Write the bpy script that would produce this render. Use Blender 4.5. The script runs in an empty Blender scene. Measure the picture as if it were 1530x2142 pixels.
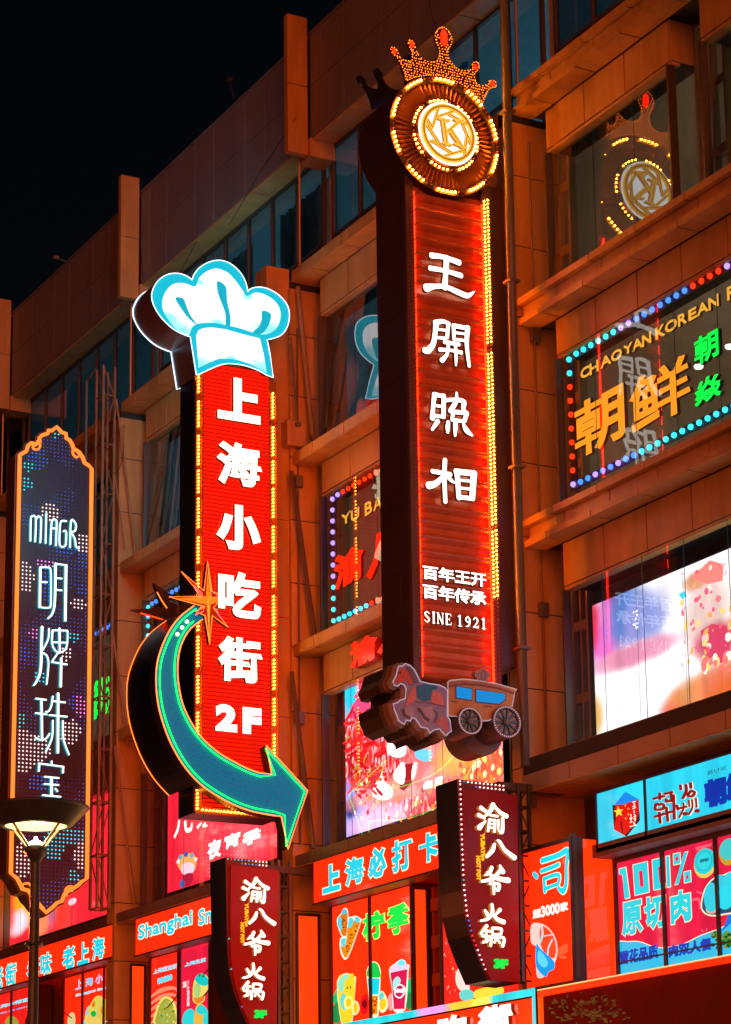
import bpy, bmesh, math, random
from mathutils import Vector, geometry
R = math.radians
random.seed(7)
S = bpy.context.scene
# ---------------------------------------------------------------- camera, sky, sun, exposure
CAM = Vector((0.0, 0.0, 1.6))
CR = Vector((0.4699245, 0.8826411, -0.0107580)); CF = Vector((-0.8587636, 0.4599634, 0.2257403))
CF.normalize(); CR = (CR - CF * CR.dot(CF)).normalized(); CU = CR.cross(CF)
FOC, PPX, PPY = 5179.92, 721.65, 1436.15          # focal length and optical centre on the 1530 x 2142 photograph
cd = bpy.data.cameras.new('camera'); co = bpy.data.objects.new('camera', cd); S.collection.objects.link(co)
from mathutils import Matrix
co.matrix_world = Matrix(((CR.x, CU.x, -CF.x, CAM.x), (CR.y, CU.y, -CF.y, CAM.y), (CR.z, CU.z, -CF.z, CAM.z), (0, 0, 0, 1)))
cd.sensor_fit = 'VERTICAL'; cd.sensor_height = 36; cd.lens = 36 * FOC / 2142
cd.shift_x = (765 - PPX) / 2142; cd.shift_y = (PPY - 1071) / 2142
cd.clip_end = 2000; S.camera = co
w = bpy.data.worlds.new('World'); S.world = w; w.use_nodes = True
nt = w.node_tree; bg = nt.nodes['Background']
sky = nt.nodes.new('ShaderNodeTexSky'); sky.sky_type = 'NISHITA'; sky.sun_disc = False
sky.sun_elevation = R(18); sky.sun_rotation = R(150)
nt.links.new(sky.outputs[0], bg.inputs[0]); bg.inputs[1].default_value = 0.0007
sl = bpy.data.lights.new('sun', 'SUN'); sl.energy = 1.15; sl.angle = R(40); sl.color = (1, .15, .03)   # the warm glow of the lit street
so = bpy.data.objects.new('sun', sl); S.collection.objects.link(so)
so.rotation_euler = Vector((-0.88, 0.45, -0.14)).to_track_quat('-Z', 'Y').to_euler()
S.view_settings.view_transform = 'Standard'; S.view_settings.look = 'None'; S.view_settings.exposure = 0.22; S.view_settings.gamma = 1
S.cycles.use_denoising = True; S.cycles.max_bounces = 6; S.cycles.transparent_max_bounces = 12
S.cycles.sample_clamp_indirect = 4; S.cycles.use_light_tree = True

# ---------------------------------------------------------------- planes: pixel of the photograph -> point on a real plane
def ray(px, py): return CR * ((px - PPX) / FOC) - CU * ((py - PPY) / FOC) + CF
class PL:
    def __init__(s, ax, c): s.ax = ax; s.c = c
    def uv(s, px, py):
        d = ray(px, py); i = 0 if s.ax == 'x' else 1
        p = CAM + d * ((s.c - CAM[i]) / d[i])
        return (p.y, p.z) if s.ax == 'x' else (p.x, p.z)
    def w(s, u, v, d=0.0): return (s.c + d, u, v) if s.ax == 'x' else (u, s.c - d, v)
    def per(s, px, py): return abs(s.uv(px, py)[1] - s.uv(px, py + 1)[1])
def Z(ox, oy, sc): return lambda x, y: (ox + x / sc, oy + y / sc)

# ---------------------------------------------------------------- materials
def lin(c): return tuple(((v / 255) / 12.92 if v / 255 <= .04045 else ((v / 255 + .055) / 1.055) ** 2.4) for v in c)
def newmat(name):
    m = bpy.data.materials.new(name); m.use_nodes = True
    return m, m.node_tree, m.node_tree.nodes['Principled BSDF']
MC = {}
def E(c, s=1.0, gloss=.35, tree=True):
    k = ('E', tuple(c), s, gloss, tree)
    if k not in MC:
        m, t, b = newmat('lit'); l = lin(c) + (1,)
        b.inputs['Base Color'].default_value = tuple(v * .5 for v in l[:3]) + (1,)
        b.inputs['Emission Color'].default_value = l; b.inputs['Emission Strength'].default_value = s
        b.inputs['Roughness'].default_value = gloss; b.inputs['Specular IOR Level'].default_value = .5 if gloss < .3 else .12
        if not tree: m.cycles.emission_sampling = 'NONE'
        MC[k] = m
    return MC[k]
def D(c, rough=.5, metal=0.0, var=.12, scale=2.5, bump=0.0):
    """painted or metal surface with slight unevenness and grime"""
    k = ('D', tuple(c), rough, metal, var, scale, bump)
    if k not in MC:
        m, t, b = newmat('surface'); N = t.nodes; L = t.links
        tc = N.new('ShaderNodeTexCoord'); mp = N.new('ShaderNodeMapping'); mp.inputs['Scale'].default_value = (1, 1, .35)
        n = N.new('ShaderNodeTexNoise'); n.inputs['Scale'].default_value = scale; n.inputs['Detail'].default_value = 6; n.inputs['Roughness'].default_value = .65
        L.new(tc.outputs['Object'], mp.inputs[0]); L.new(mp.outputs[0], n.inputs['Vector'])
        r = N.new('ShaderNodeMapRange'); r.inputs[1].default_value = .3; r.inputs[2].default_value = .7
        r.inputs[3].default_value = 1 - var; r.inputs[4].default_value = 1 + var
        L.new(n.outputs[0], r.inputs[0])
        mx = N.new('ShaderNodeVectorMath'); mx.operation = 'SCALE'; mx.inputs[0].default_value = c
        L.new(r.outputs[0], mx.inputs['Scale']); L.new(mx.outputs[0], b.inputs['Base Color'])
        r2 = N.new('ShaderNodeMapRange'); r2.inputs[3].default_value = max(.05, rough - .1); r2.inputs[4].default_value = min(1, rough + .12)
        L.new(n.outputs[0], r2.inputs[0]); L.new(r2.outputs[0], b.inputs['Roughness'])
        b.inputs['Metallic'].default_value = metal
        if var >= .2 and rough < .45:
            m3 = N.new('ShaderNodeMapping'); m3.inputs['Scale'].default_value = (3.5, 3.5, .22); L.new(tc.outputs['Object'], m3.inputs[0])
            n3 = N.new('ShaderNodeTexNoise'); n3.inputs['Scale'].default_value = 1.0; n3.inputs['Detail'].default_value = 5; L.new(m3.outputs[0], n3.inputs['Vector'])
            r3 = N.new('ShaderNodeMapRange'); r3.inputs[1].default_value = .35; r3.inputs[2].default_value = .62; r3.inputs[3].default_value = .88; r3.inputs[4].default_value = 1.03; L.new(n3.outputs[0], r3.inputs[0])
            mu = N.new('ShaderNodeVectorMath'); mu.operation = 'SCALE'; L.new(mx.outputs[0], mu.inputs[0]); L.new(r3.outputs[0], mu.inputs['Scale']); L.new(mu.outputs[0], b.inputs['Base Color'])
        if bump:
            bp = N.new('ShaderNodeBump'); bp.inputs['Strength'].default_value = bump; bp.inputs['Distance'].default_value = .02
            n2 = N.new('ShaderNodeTexNoise'); n2.inputs['Scale'].default_value = 1.2; L.new(tc.outputs['Object'], n2.inputs['Vector'])
            L.new(n2.outputs[0], bp.inputs['Height']); L.new(bp.outputs[0], b.inputs['Normal'])
        MC[k] = m
    return MC[k]
def glass(tint=(.82, .88, .90), ior=2.05):
    k = ('G', tint, ior)
    if k not in MC:
        m = bpy.data.materials.new('window_glass'); m.use_nodes = True; t = m.node_tree; N = t.nodes; L = t.links
        N.remove(N['Principled BSDF'])
        g = N.new('ShaderNodeBsdfGlossy'); g.inputs['Roughness'].default_value = .015; g.inputs['Color'].default_value = (.9, .9, .9, 1)
        tr = N.new('ShaderNodeBsdfTransparent'); tr.inputs['Color'].default_value = tint + (1,)
        fr = N.new('ShaderNodeFresnel'); fr.inputs['IOR'].default_value = ior
        mx = N.new('ShaderNodeMixShader'); L.new(fr.outputs[0], mx.inputs[0]); L.new(tr.outputs[0], mx.inputs[1]); L.new(g.outputs[0], mx.inputs[2])
        L.new(mx.outputs[0], N['Material Output'].inputs[0]); MC[k] = m
    return MC[k]
def picture(name, base, blobs, strength, pl, tex=None, gloss=.12, comp=1.0):
    """what a display or backlit print shows: soft colour fields (u, v, radius u, radius v, colour, softness) on a base colour"""
    m, t, b = newmat(name); N = t.nodes; L = t.links
    tc = N.new('ShaderNodeNewGeometry'); sp = N.new('ShaderNodeSeparateXYZ'); L.new(tc.outputs['Position'], sp.inputs[0])
    U = sp.outputs[1] if pl.ax == 'x' else sp.outputs[0]; V = sp.outputs[2]
    wob = N.new('ShaderNodeTexNoise'); wob.inputs['Scale'].default_value = 1.6; wob.inputs['Detail'].default_value = 3
    L.new(tc.outputs['Position'], wob.inputs['Vector'])
    cur = None
    if tex:
        sc, stops = tex
        vo = N.new('ShaderNodeTexVoronoi'); vo.inputs['Scale'].default_value = sc; vo.inputs['Randomness'].default_value = 1
        mp = N.new('ShaderNodeMapping'); mp.inputs['Rotation'].default_value = (0, R(40), 0); mp.inputs['Scale'].default_value = (1, 1, .45)
        L.new(tc.outputs['Position'], mp.inputs[0]); L.new(mp.outputs[0], vo.inputs['Vector'])
        cr = N.new('ShaderNodeValToRGB'); el = cr.color_ramp.elements
        while len(el) > 1: el.remove(el[-1])
        el[0].position = stops[0][0]; el[0].color = lin(stops[0][1]) + (1,)
        for p, c in stops[1:]:
            e = el.new(p); e.color = lin(c) + (1,)
        sx = N.new('ShaderNodeSeparateColor'); L.new(vo.outputs['Color'], sx.inputs[0])
        ad = N.new('ShaderNodeMath'); ad.operation = 'MULTIPLY_ADD'; ad.inputs[1].default_value = .55
        L.new(sx.outputs[0], ad.inputs[0]); L.new(vo.outputs['Distance'], ad.inputs[2])
        L.new(ad.outputs[0], cr.inputs[0]); cur = cr.outputs[0]
    else:
        rg = N.new('ShaderNodeRGB'); rg.outputs[0].default_value = lin(base) + (1,); cur = rg.outputs[0]
    for (u, v, ru, rv, c, soft) in blobs:
        def ax(o, c0, r0, k):
            a = N.new('ShaderNodeMath'); a.operation = 'SUBTRACT'; a.inputs[1].default_value = c0; L.new(o, a.inputs[0])
            d = N.new('ShaderNodeMath'); d.operation = 'DIVIDE'; d.inputs[1].default_value = r0; L.new(a.outputs[0], d.inputs[0])
            p = N.new('ShaderNodeMath'); p.operation = 'MULTIPLY'; L.new(d.outputs[0], p.inputs[0]); L.new(d.outputs[0], p.inputs[1])
            return p.outputs[0]
        s = N.new('ShaderNodeMath'); s.operation = 'ADD'; L.new(ax(U, u, ru, 0), s.inputs[0]); L.new(ax(V, v, rv, 1), s.inputs[1])
        s2 = N.new('ShaderNodeMath'); s2.operation = 'MULTIPLY_ADD'; s2.inputs[1].default_value = 1.1; L.new(wob.outputs[0], s2.inputs[0]); L.new(s.outputs[0], s2.inputs[2])
        mr = N.new('ShaderNodeMapRange'); mr.interpolation_type = 'SMOOTHSTEP'
        mr.inputs[1].default_value = 1.55 + soft; mr.inputs[2].default_value = 1.55 - soft
        L.new(s2.outputs[0], mr.inputs[0])
        mx = N.new('ShaderNodeMix'); mx.data_type = 'RGBA'; L.new(mr.outputs[0], mx.inputs[0]); L.new(cur, mx.inputs[6]); mx.inputs[7].default_value = tuple(x_ / comp for x_ in lin(c)) + (1,)
        cur = mx.outputs[2]
    sm = N.new('ShaderNodeMapping'); sm.inputs['Scale'].default_value = (2.2, 2.2, .5); L.new(tc.outputs['Position'], sm.inputs[0])
    un = N.new('ShaderNodeTexNoise'); un.inputs['Scale'].default_value = 1.3; un.inputs['Detail'].default_value = 4; L.new(sm.outputs[0], un.inputs['Vector'])
    ur = N.new('ShaderNodeMapRange'); ur.inputs[1].default_value = .3; ur.inputs[2].default_value = .7; ur.inputs[3].default_value = strength * .78; ur.inputs[4].default_value = strength * 1.12; L.new(un.outputs[0], ur.inputs[0])
    L.new(ur.outputs[0], b.inputs['Emission Strength']); L.new(cur, b.inputs['Emission Color'])
    b.inputs['Base Color'].default_value = (.02, .02, .02, 1); b.inputs['Roughness'].default_value = gloss
    return m

PANEL = D((.56, .345, .115), .40, 0, .22, 1.3, .15)          # champagne aluminium cladding
PARAP = D((.20, .19, .21), .55, 0, .14, 1.0, .1)
PINKP = D((.42, .34, .31), .40, 0, .10, 1.0, .12)
BACK = D((.03, .028, .026), .7)
FRAME = D((.10, .085, .075), .4, .3)
MULL = D((.42, .33, .24), .35, .5)
NAVY = D((.016, .020, .085), .32, .2, .25, 1.5)
PLUM = D((.15, .10, .13), .38, .2, .2, 1.2)
STEEL = D((.20, .17, .14), .5, .6, .35, 4)
GREY = D((.16, .17, .19), .4, .4, .2, 3)
ROOM = D((.55, .56, .56), .8)
CURT = D((.50, .52, .54), .9, 0, .2, 6)
MAROON = D((.34, .016, .034), .3, 0, .12, 2)
REDP = D((.55, .035, .015), .35, 0, .1, 2)
BRASS = D((.55, .34, .11), .28, .85, .2, 3)
CREAM = D((.62, .50, .36), .5)
RED = (244, 46, 14)

# ---------------------------------------------------------------- mesh builder
WLOC = {}
def linkobj(o, parent=None):
    S.collection.objects.link(o)
    if parent is not None: o.parent = parent
class MB:
    def __init__(s): s.v = []; s.f = []; s.m = []; s.mats = []; s.lay = 0
    def mi(s, m):
        if m not in s.mats: s.mats.append(m)
        return s.mats.index(m)
    def face(s, pts, m):
        i = len(s.v); s.v += [tuple(p) for p in pts]; s.f.append(tuple(range(i, i + len(pts)))); s.m.append(s.mi(m))
    def box(s, x0, x1, y0, y1, z0, z1, m):
        if x0 > x1: x0, x1 = x1, x0
        if y0 > y1: y0, y1 = y1, y0
        i = len(s.v); k = s.mi(m)
        s.v += [(x0, y0, z0), (x1, y0, z0), (x1, y1, z0), (x0, y1, z0), (x0, y0, z1), (x1, y0, z1), (x1, y1, z1), (x0, y1, z1)]
        for f in ((0, 3, 2, 1), (4, 5, 6, 7), (0, 1, 5, 4), (1, 2, 6, 5), (2, 3, 7, 6), (3, 0, 4, 7)):
            s.f.append(tuple(i + j for j in f)); s.m.append(k)
    def poly(s, pl, pts, d0, d1, m, side=None, back=False):
        a = sum(pts[i][0] * pts[(i + 1) % len(pts)][1] - pts[(i + 1) % len(pts)][0] * pts[i][1] for i in range(len(pts)))
        if a < 0: pts = pts[::-1]
        i = len(s.v); n = len(pts); k = s.mi(m)
        s.v += [pl.w(u, v, d1) for u, v in pts]
        for t in geometry.tessellate_polygon([[Vector((u, v, 0)) for u, v in pts]]):
            q = [pts[j] for j in t]
            ar = (q[1][0] - q[0][0]) * (q[2][1] - q[0][1]) - (q[2][0] - q[0][0]) * (q[1][1] - q[0][1])
            s.f.append(tuple(i + j for j in (t if ar > 0 else t[::-1]))); s.m.append(k)
        if d1 != d0:
            ks = s.mi(side or m); s.v += [pl.w(u, v, d0) for u, v in pts]
            for j in range(n):
                j2 = (j + 1) % n; s.f.append((i + j, i + n + j, i + n + j2, i + j2)); s.m.append(ks)
            if back:
                for t in geometry.tessellate_polygon([[Vector((u, v, 0)) for u, v in pts]]):
                    s.f.append(tuple(i + n + j for j in t)); s.m.append(ks)
    def rect(s, pl, u0, u1, v0, v1, d0, d1, m, side=None): s.poly(pl, [(u0, v0), (u1, v0), (u1, v1), (u0, v1)], d0, d1, m, side)
    def pxpoly(s, pl, pts, d0, d1, m, side=None, back=False): s.poly(pl, [pl.uv(*p) for p in pts], d0, d1, m, side, back)
    def ell(s, pl, c, ru, rv, d0, d1, m, side=None, n=28, a=0):
        ca, sa = math.cos(a), math.sin(a); o = []
        for i in range(n):
            x = ru * math.cos(2 * math.pi * i / n); y = rv * math.sin(2 * math.pi * i / n); o.append((c[0] + x * ca - y * sa, c[1] + x * sa + y * ca))
        s.poly(pl, o, d0, d1, m, side)
    def ring(s, pl, c, r0, r1, d0, d1, m, n=48):
        for i in range(n):
            a, b = 2 * math.pi * i / n, 2 * math.pi * (i + 1) / n
            P = lambda r, t, d: pl.w(c[0] + r * math.cos(t), c[1] + r * math.sin(t), d)
            s.face([P(r0, a, d1), P(r1, a, d1), P(r1, b, d1), P(r0, b, d1)], m)
            s.face([P(r1, a, d1), P(r1, a, d0), P(r1, b, d0), P(r1, b, d1)], m)
            s.face([P(r0, b, d1), P(r0, b, d0), P(r0, a, d0), P(r0, a, d1)], m)
    def tube(s, pts, r, m, n=7, closed=False):
        P = [Vector(p) for p in pts]; k = s.mi(m); base = len(s.v); N = len(P)
        for i in range(N):
            t = (P[(i + 1) % N] - P[i - 1]) if closed else (P[min(i + 1, N - 1)] - P[max(i - 1, 0)])
            t.normalize(); a = t.cross(Vector((0, 0, 1)))
            if a.length < .05: a = t.cross(Vector((1, 0, 0)))
            a.normalize(); b = t.cross(a)
            for j in range(n):
                q = 2 * math.pi * j / n; s.v.append(tuple(P[i] + (a * math.cos(q) + b * math.sin(q)) * r))
        for i in range(N if closed else N - 1):
            for j in range(n):
                i2 = (i + 1) % N; j2 = (j + 1) % n
                s.f.append((base + i * n + j, base + i * n + j2, base + i2 * n + j2, base + i2 * n + j)); s.m.append(k)
        if not closed:
            s.f.append(tuple(base + j for j in range(n))); s.m.append(k)
            s.f.append(tuple(base + (N - 1) * n + j for j in reversed(range(n)))); s.m.append(k)
    def bar(s, p, q, r, m): s.tube([p, q], r, m, 4)
    def lathe(s, c, prof, m, n=40):
        k = s.mi(m); b = len(s.v)
        for r, z in prof:
            for j in range(n):
                a = 2 * math.pi * j / n; s.v.append((c[0] + r * math.cos(a), c[1] + r * math.sin(a), z))
        for i in range(len(prof) - 1):
            for j in range(n):
                j2 = (j + 1) % n; s.f.append((b + i * n + j, b + i * n + j2, b + (i + 1) * n + j2, b + (i + 1) * n + j)); s.m.append(k)
    def stroke(s, pl, pts, d0, d1, m, side=None, sub=5):
        """brush stroke: (u, v, width) points, smooth, with rounded ends"""
        s.lay += 1; d1 += .0006 * (s.lay % 40)
        P = [Vector(p) for p in pts]
        if len(P) > 2:
            o = []
            for i in range(len(P) - 1):
                a, b, c, d = P[max(i - 1, 0)], P[i], P[i + 1], P[min(i + 2, len(P) - 1)]
                for j in range(sub):
                    t = j / sub
                    o.append(.5 * (2 * b + (c - a) * t + (2 * a - 5 * b + 4 * c - d) * t * t + (3 * b - a - 3 * c + d) * t ** 3))
            o.append(P[-1]); P = o
        L, Rr = [], []
        for i, p in enumerate(P):
            t = P[min(i + 1, len(P) - 1)] - P[max(i - 1, 0)]; t = Vector((t.x, t.y)); t.normalize()
            n = Vector((-t.y, t.x)) * (max(p.z, .002) / 2)
            L.append((p.x + n.x, p.y + n.y)); Rr.append((p.x - n.x, p.y - n.y))
        def cap(p, t, sg):
            o = []; r = p.z / 2; n = Vector((-t.y, t.x))
            for i in range(1, 5):
                a = math.pi * i / 5; q = n * (r * math.cos(a) * sg) + t * (r * .75 * math.sin(a) * sg); o.append((p.x + q.x, p.y + q.y))
            return o
        t1 = (P[-1] - P[-2]); t1 = Vector((t1.x, t1.y)).normalized(); t0 = (P[1] - P[0]); t0 = Vector((t0.x, t0.y)).normalized()
        e = cap(P[-1], t1, 1); b = cap(P[0], t0, -1)
        out = L + e + Rr[::-1] + b
        k = s.mi(m); ks = s.mi(side or m); i0 = len(s.v); n = len(out)
        s.v += [pl.w(u, v, d1) for u, v in out] + [pl.w(u, v, d0) for u, v in out]
        nl = len(L); ne = len(e)
        ri = lambda i: nl + ne + (nl - 1 - i)
        for i in range(nl - 1):
            s.f.append((i0 + i, i0 + ri(i), i0 + ri(i + 1), i0 + i + 1)); s.m.append(k)
        s.f.append(tuple(i0 + j for j in ([nl - 1] + [nl + ne] + list(range(nl + ne - 1, nl - 1, -1))))); s.m.append(k)
        s.f.append(tuple(i0 + j for j in ([0] + list(range(n - 1, n - 1 - len(b), -1)) + [ri(0)]))); s.m.append(k)
        for j in range(n):
            j2 = (j + 1) % n; s.f.append((i0 + j, i0 + j2, i0 + n + j2, i0 + n + j)); s.m.append(ks)
    def strokes(s, pl, z, lst, d0, d1, m, side=None, wk=1.0):
        for st in lst:
            o = []
            for p in st:
                X, Y = z(p[0], p[1]); u, v = pl.uv(X, Y)
                k = pl.per(X, Y) * abs(z(0, 1)[1] - z(0, 0)[1])
                o.append((u, v, p[2] * k * wk))
            s.stroke(pl, o, d0, d1, m, side)
    def build(s, name, parent=None, stuff=False, smooth=False, loc=None):
        root = parent
        while root is not None and root.parent is not None: root = root.parent
        off = Vector(WLOC.get(root.name, (0, 0, 0))) if root is not None else Vector(loc or (0, 0, 0))
        me = bpy.data.meshes.new(name); me.from_pydata([tuple(Vector(v) - off) for v in s.v], [], s.f); 
        for m in s.mats: me.materials.append(m)
        me.polygons.foreach_set('material_index', s.m)
        if smooth: me.polygons.foreach_set('use_smooth', [True] * len(s.f))
        me.update()
        o = bpy.data.objects.new(name, me); linkobj(o, parent)
        if parent is None: o.location = off; WLOC[o.name] = tuple(off)
        if stuff: o['kind'] = 'stuff'
        return o
def tag(o, label=None, cat=None, group=None, kind=None):
    if label: o['label'] = label
    if cat: o['category'] = cat
    if group: o['group'] = group
    if kind: o['kind'] = kind
    return o
def thing(name, loc, label, cat, group=None):
    o = bpy.data.objects.new(name, None); S.collection.objects.link(o); o.location = loc; o.empty_display_size = .2
    WLOC[o.name] = tuple(loc); tag(o, label, cat, group); return o
BM = {}
def bulb_mesh(r, mat, half=None):
    k = (round(r, 4), mat.name)
    if k not in BM:
        bm = bmesh.new(); bmesh.ops.create_icosphere(bm, subdivisions=2 if r > .03 else 1, radius=r)
        me = bpy.data.meshes.new('bulb'); bm.to_mesh(me); bm.free(); me.materials.append(mat)
        me.polygons.foreach_set('use_smooth', [True] * len(me.polygons)); BM[k] = me
    return BM[k]
def bulb(parent, p, r, mat, name='bulb'):
    root = parent
    while root.parent is not None: root = root.parent
    o = bpy.data.objects.new(name, bulb_mesh(r, mat)); linkobj(o, parent)
    o.location = Vector(p) - Vector(WLOC[root.name]); return o
OCT = [(1, 0, 0), (0, 1, 0), (0, 0, 1), (-1, 0, 0), (0, -1, 0), (0, 0, -1)]
def dots(mb, ps, r, mat):
    """many tiny LEDs in one mesh"""
    k = mb.mi(mat)
    for p in ps:
        b = len(mb.v); rr = r if not isinstance(p[1], float) or len(p) == 3 else r
        for o in OCT: mb.v.append((p[0] + o[0] * rr, p[1] + o[1] * rr, p[2] + o[2] * rr))
        for f in ((0, 1, 2), (1, 3, 2), (3, 4, 2), (4, 0, 2), (1, 0, 5), (3, 1, 5), (4, 3, 5), (0, 4, 5)):
            mb.f.append(tuple(b + j for j in f)); mb.m.append(k)
GC = {}
def glyphs(t):
    if t not in GC:
        c = bpy.data.curves.new('t', 'FONT'); c.body = t; c.size = 1; c.resolution_u = 3; c.fill_mode = 'FRONT'
        o = bpy.data.objects.new('t', c); S.collection.objects.link(o)
        me = bpy.data.meshes.new_from_object(o); bpy.data.objects.remove(o); bpy.data.curves.remove(c)
        bm = bmesh.new(); bm.from_mesh(me); bmesh.ops.remove_doubles(bm, verts=bm.verts, dist=1e-4)
        vs = [(v.co.x, v.co.y) for v in bm.verts]; fs = []
        for f in bm.faces:
            f.normal_update(); ids = [v.index for v in f.verts]; fs.append(ids if f.normal.z > 0 else ids[::-1])
        bm.free(); bpy.data.meshes.remove(me)
        cnt = {}
        for f in fs:
            for a, b in zip(f, f[1:] + f[:1]): cnt[(a, b)] = 1
        ed = [e for e in cnt if (e[1], e[0]) not in cnt]
        xs = [v[0] for v in vs]; ys = [v[1] for v in vs]
        GC[t] = (vs, fs, ed, min(xs), max(xs), min(ys), max(ys))
    return GC[t]
def text(mb, pl, t, box, bold, d0, d1, m, side=None, rot=False, italic=0):
    """lettering t fitted to the box (u0, v0, u1, v1); bold widens every stroke"""
    vs, fs, ed, x0, x1, y0, y1 = glyphs(t); u0, v0, u1, v1 = box
    mb.lay += 1; d1 += .0004 * (mb.lay % 12)
    su = (abs(u1 - u0) - 2 * bold) / max(x1 - x0, 1e-6); sv = (v1 - v0 - 2 * bold) / max(y1 - y0, 1e-6)
    if rot:   # reads downwards
        su = (v1 - v0 - 2 * bold) / (x1 - x0); sv = (abs(u1 - u0) - 2 * bold) / (y1 - y0)
        Q = [(u0 + bold + (y - y0) * sv, v1 - bold - (x - x0) * su) for x, y in vs]
    else: Q = [(u0 + bold + (x - x0) * su + italic * (y - y0) * sv, v0 + bold + (y - y0) * sv) for x, y in vs]
    k = mb.mi(m); ks = mb.mi(side or m); b = len(mb.v)
    mb.v += [pl.w(u, v, d1) for u, v in Q]
    for f in fs: mb.f.append(tuple(b + i for i in f)); mb.m.append(k)
    nrm = {}
    for a, c in ed:
        dx, dy = Q[c][0] - Q[a][0], Q[c][1] - Q[a][1]; l = math.hypot(dx, dy) or 1
        for i in (a, c): nrm.setdefault(i, []).append((dy / l, -dx / l))
    off = {}
    for i, ns in nrm.items():
        nx = sum(n[0] for n in ns); ny = sum(n[1] for n in ns); l = math.hypot(nx, ny)
        if l < .2: nx, ny, l = ns[0][0], ns[0][1], 1
        nx /= l; ny /= l; c = max(.5, nx * ns[0][0] + ny * ns[0][1])
        q = (Q[i][0] + nx * bold / c, Q[i][1] + ny * bold / c)
        off[i] = len(mb.v); mb.v.append(pl.w(q[0], q[1], d1 + .0003)); mb.v.append(pl.w(q[0], q[1], d0))
    for a, c in ed:
        if bold > 0: mb.f.append((b + a, off[a], off[c], b + c)); mb.m.append(k)
        if d1 != d0: mb.f.append((off[a], off[a] + 1, off[c] + 1, off[c])); mb.m.append(ks)
def pbox(pl, LL, UR):
    a = pl.uv(*LL); b = pl.uv(*UR); return (a[0], a[1], b[0], b[1])
def inside(p, poly):
    c = False; n = len(poly)
    for i in range(n):
        a, b = poly[i], poly[(i + 1) % n]
        if (a[1] > p[1]) != (b[1] > p[1]) and p[0] < (b[0] - a[0]) * (p[1] - a[1]) / (b[1] - a[1]) + a[0]: c = not c
    return c
def smooth(pts, sub=4, closed=True):
    o = []; n = len(pts); P = [Vector((p[0], p[1])) for p in pts]
    for i in range(n if closed else n - 1):
        if closed: a, b, c, d = P[i - 1], P[i], P[(i + 1) % n], P[(i + 2) % n]
        else: a, b, c, d = P[max(i - 1, 0)], P[i], P[i + 1], P[min(i + 2, n - 1)]
        for j in range(sub):
            t = j / sub; q = .5 * (2 * b + (c - a) * t + (2 * a - 5 * b + 4 * c - d) * t * t + (3 * b - a - 3 * c + d) * t ** 3); o.append((q.x, q.y))
    if not closed: o.append(tuple(P[-1]))
    return o
def grow(pts, d):
    a = sum(pts[i][0] * pts[(i + 1) % len(pts)][1] - pts[(i + 1) % len(pts)][0] * pts[i][1] for i in range(len(pts)))
    sg = 1 if a > 0 else -1; o = []; n = len(pts)
    for i in range(n):
        t = Vector(pts[(i + 1) % n]) - Vector(pts[i - 1]); t.normalize(); o.append((pts[i][0] + t.y * d * sg, pts[i][1] - t.x * d * sg))
    return o

# ================================================================ the setting
g = MB(); g.box(-900, 900, -900, 900, -.3, 0, D((.22, .20, .19), .6, 0, .2, .3)); tag(g.build('street'), kind='structure')
g = MB(); pv = D((.32, .30, .28), .45, 0, .2, .8)
g.box(-140, 60, 16, 24.15, .004, .13, pv); tag(g.build('pavement'), kind='structure')

# ================================================================ the building
PIER = [-84.4, -74.9, -65.4, -55.87, -46.2, -36.9, -27.4, -17.9]
BLD = thing('department_store_building', (-46, 26, 0), 'long orange lit department store with stepped ledges, glazed bays and a tiled parapet', 'building')
LOWP = D((.17, .115, .105), .4, 0, .22, 1.4)
SEAM = D((.03, .10, .12), .3)
LV = [9.70, 14.30, 18.62, 22.90]
def panels(mb, axis, a, b, fixed0, fixed1, z0, z1, m, step, gap=.036, first=None):
    """cladding panels with open joints"""
    x = a; k = 0; steps = step if isinstance(step, (list, tuple)) else [step]
    if first: e = min(b, a + first); mb.box(x + gap / 2, e - gap / 2, fixed0, fixed1, z0, z1, m) if axis == 'x' else mb.box(fixed0, fixed1, x + gap / 2, e - gap / 2, z0, z1, m); x = e
    while x < b - .05:
        e = min(b, x + steps[k % len(steps)]); k += 1
        if b - e < .25: e = b
        if axis == 'x': mb.box(x + gap / 2, e - gap / 2, fixed0, fixed1, z0, z1, m)
        else: mb.box(fixed0, fixed1, x + gap / 2, e - gap / 2, z0, z1, m)
        x = e
def pane_mesh(mb, x0, x1, y, z0, z1, step, m, yt=None):
    n = max(1, round((x1 - x0) / step)); st = (x1 - x0) / n
    for i in range(n): a, b = x0 + i * st + .007, x0 + (i + 1) * st - .007; t_ = y if yt is None else yt; mb.face([(a, y, z0), (b, y, z0), (b, t_, z1), (a, t_, z1)], m)
def narrow_window(x0, x1, z0, z1, lit=None):
    f = MB(); W = x1 - x0
    for x in (x0, x1 - .07): f.box(x, x + .07, 24.50, 24.66, z0, z1, MULL)
    if W > .45: f.box((x0 + x1) / 2 - .03, (x0 + x1) / 2 + .03, 24.52, 24.66, z0, z1, MULL)
    for q in (0, .30, .64, 1):
        z = z0 + (z1 - z0) * q; f.box(x0 + .07, x1 - .07, 24.515, 24.65, z - .09 if q else z, z + .09 if q < 1 else z, MULL)
    fo = f.build('narrow_window', BLD)
    p = MB(); p.face([(x0 + .06, 24.6, z0), (x1 - .06, 24.6, z0), (x1 - .06, 24.6, z1), (x0 + .06, 24.6, z1)], glass()); p.build('glass_pane', fo)
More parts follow.
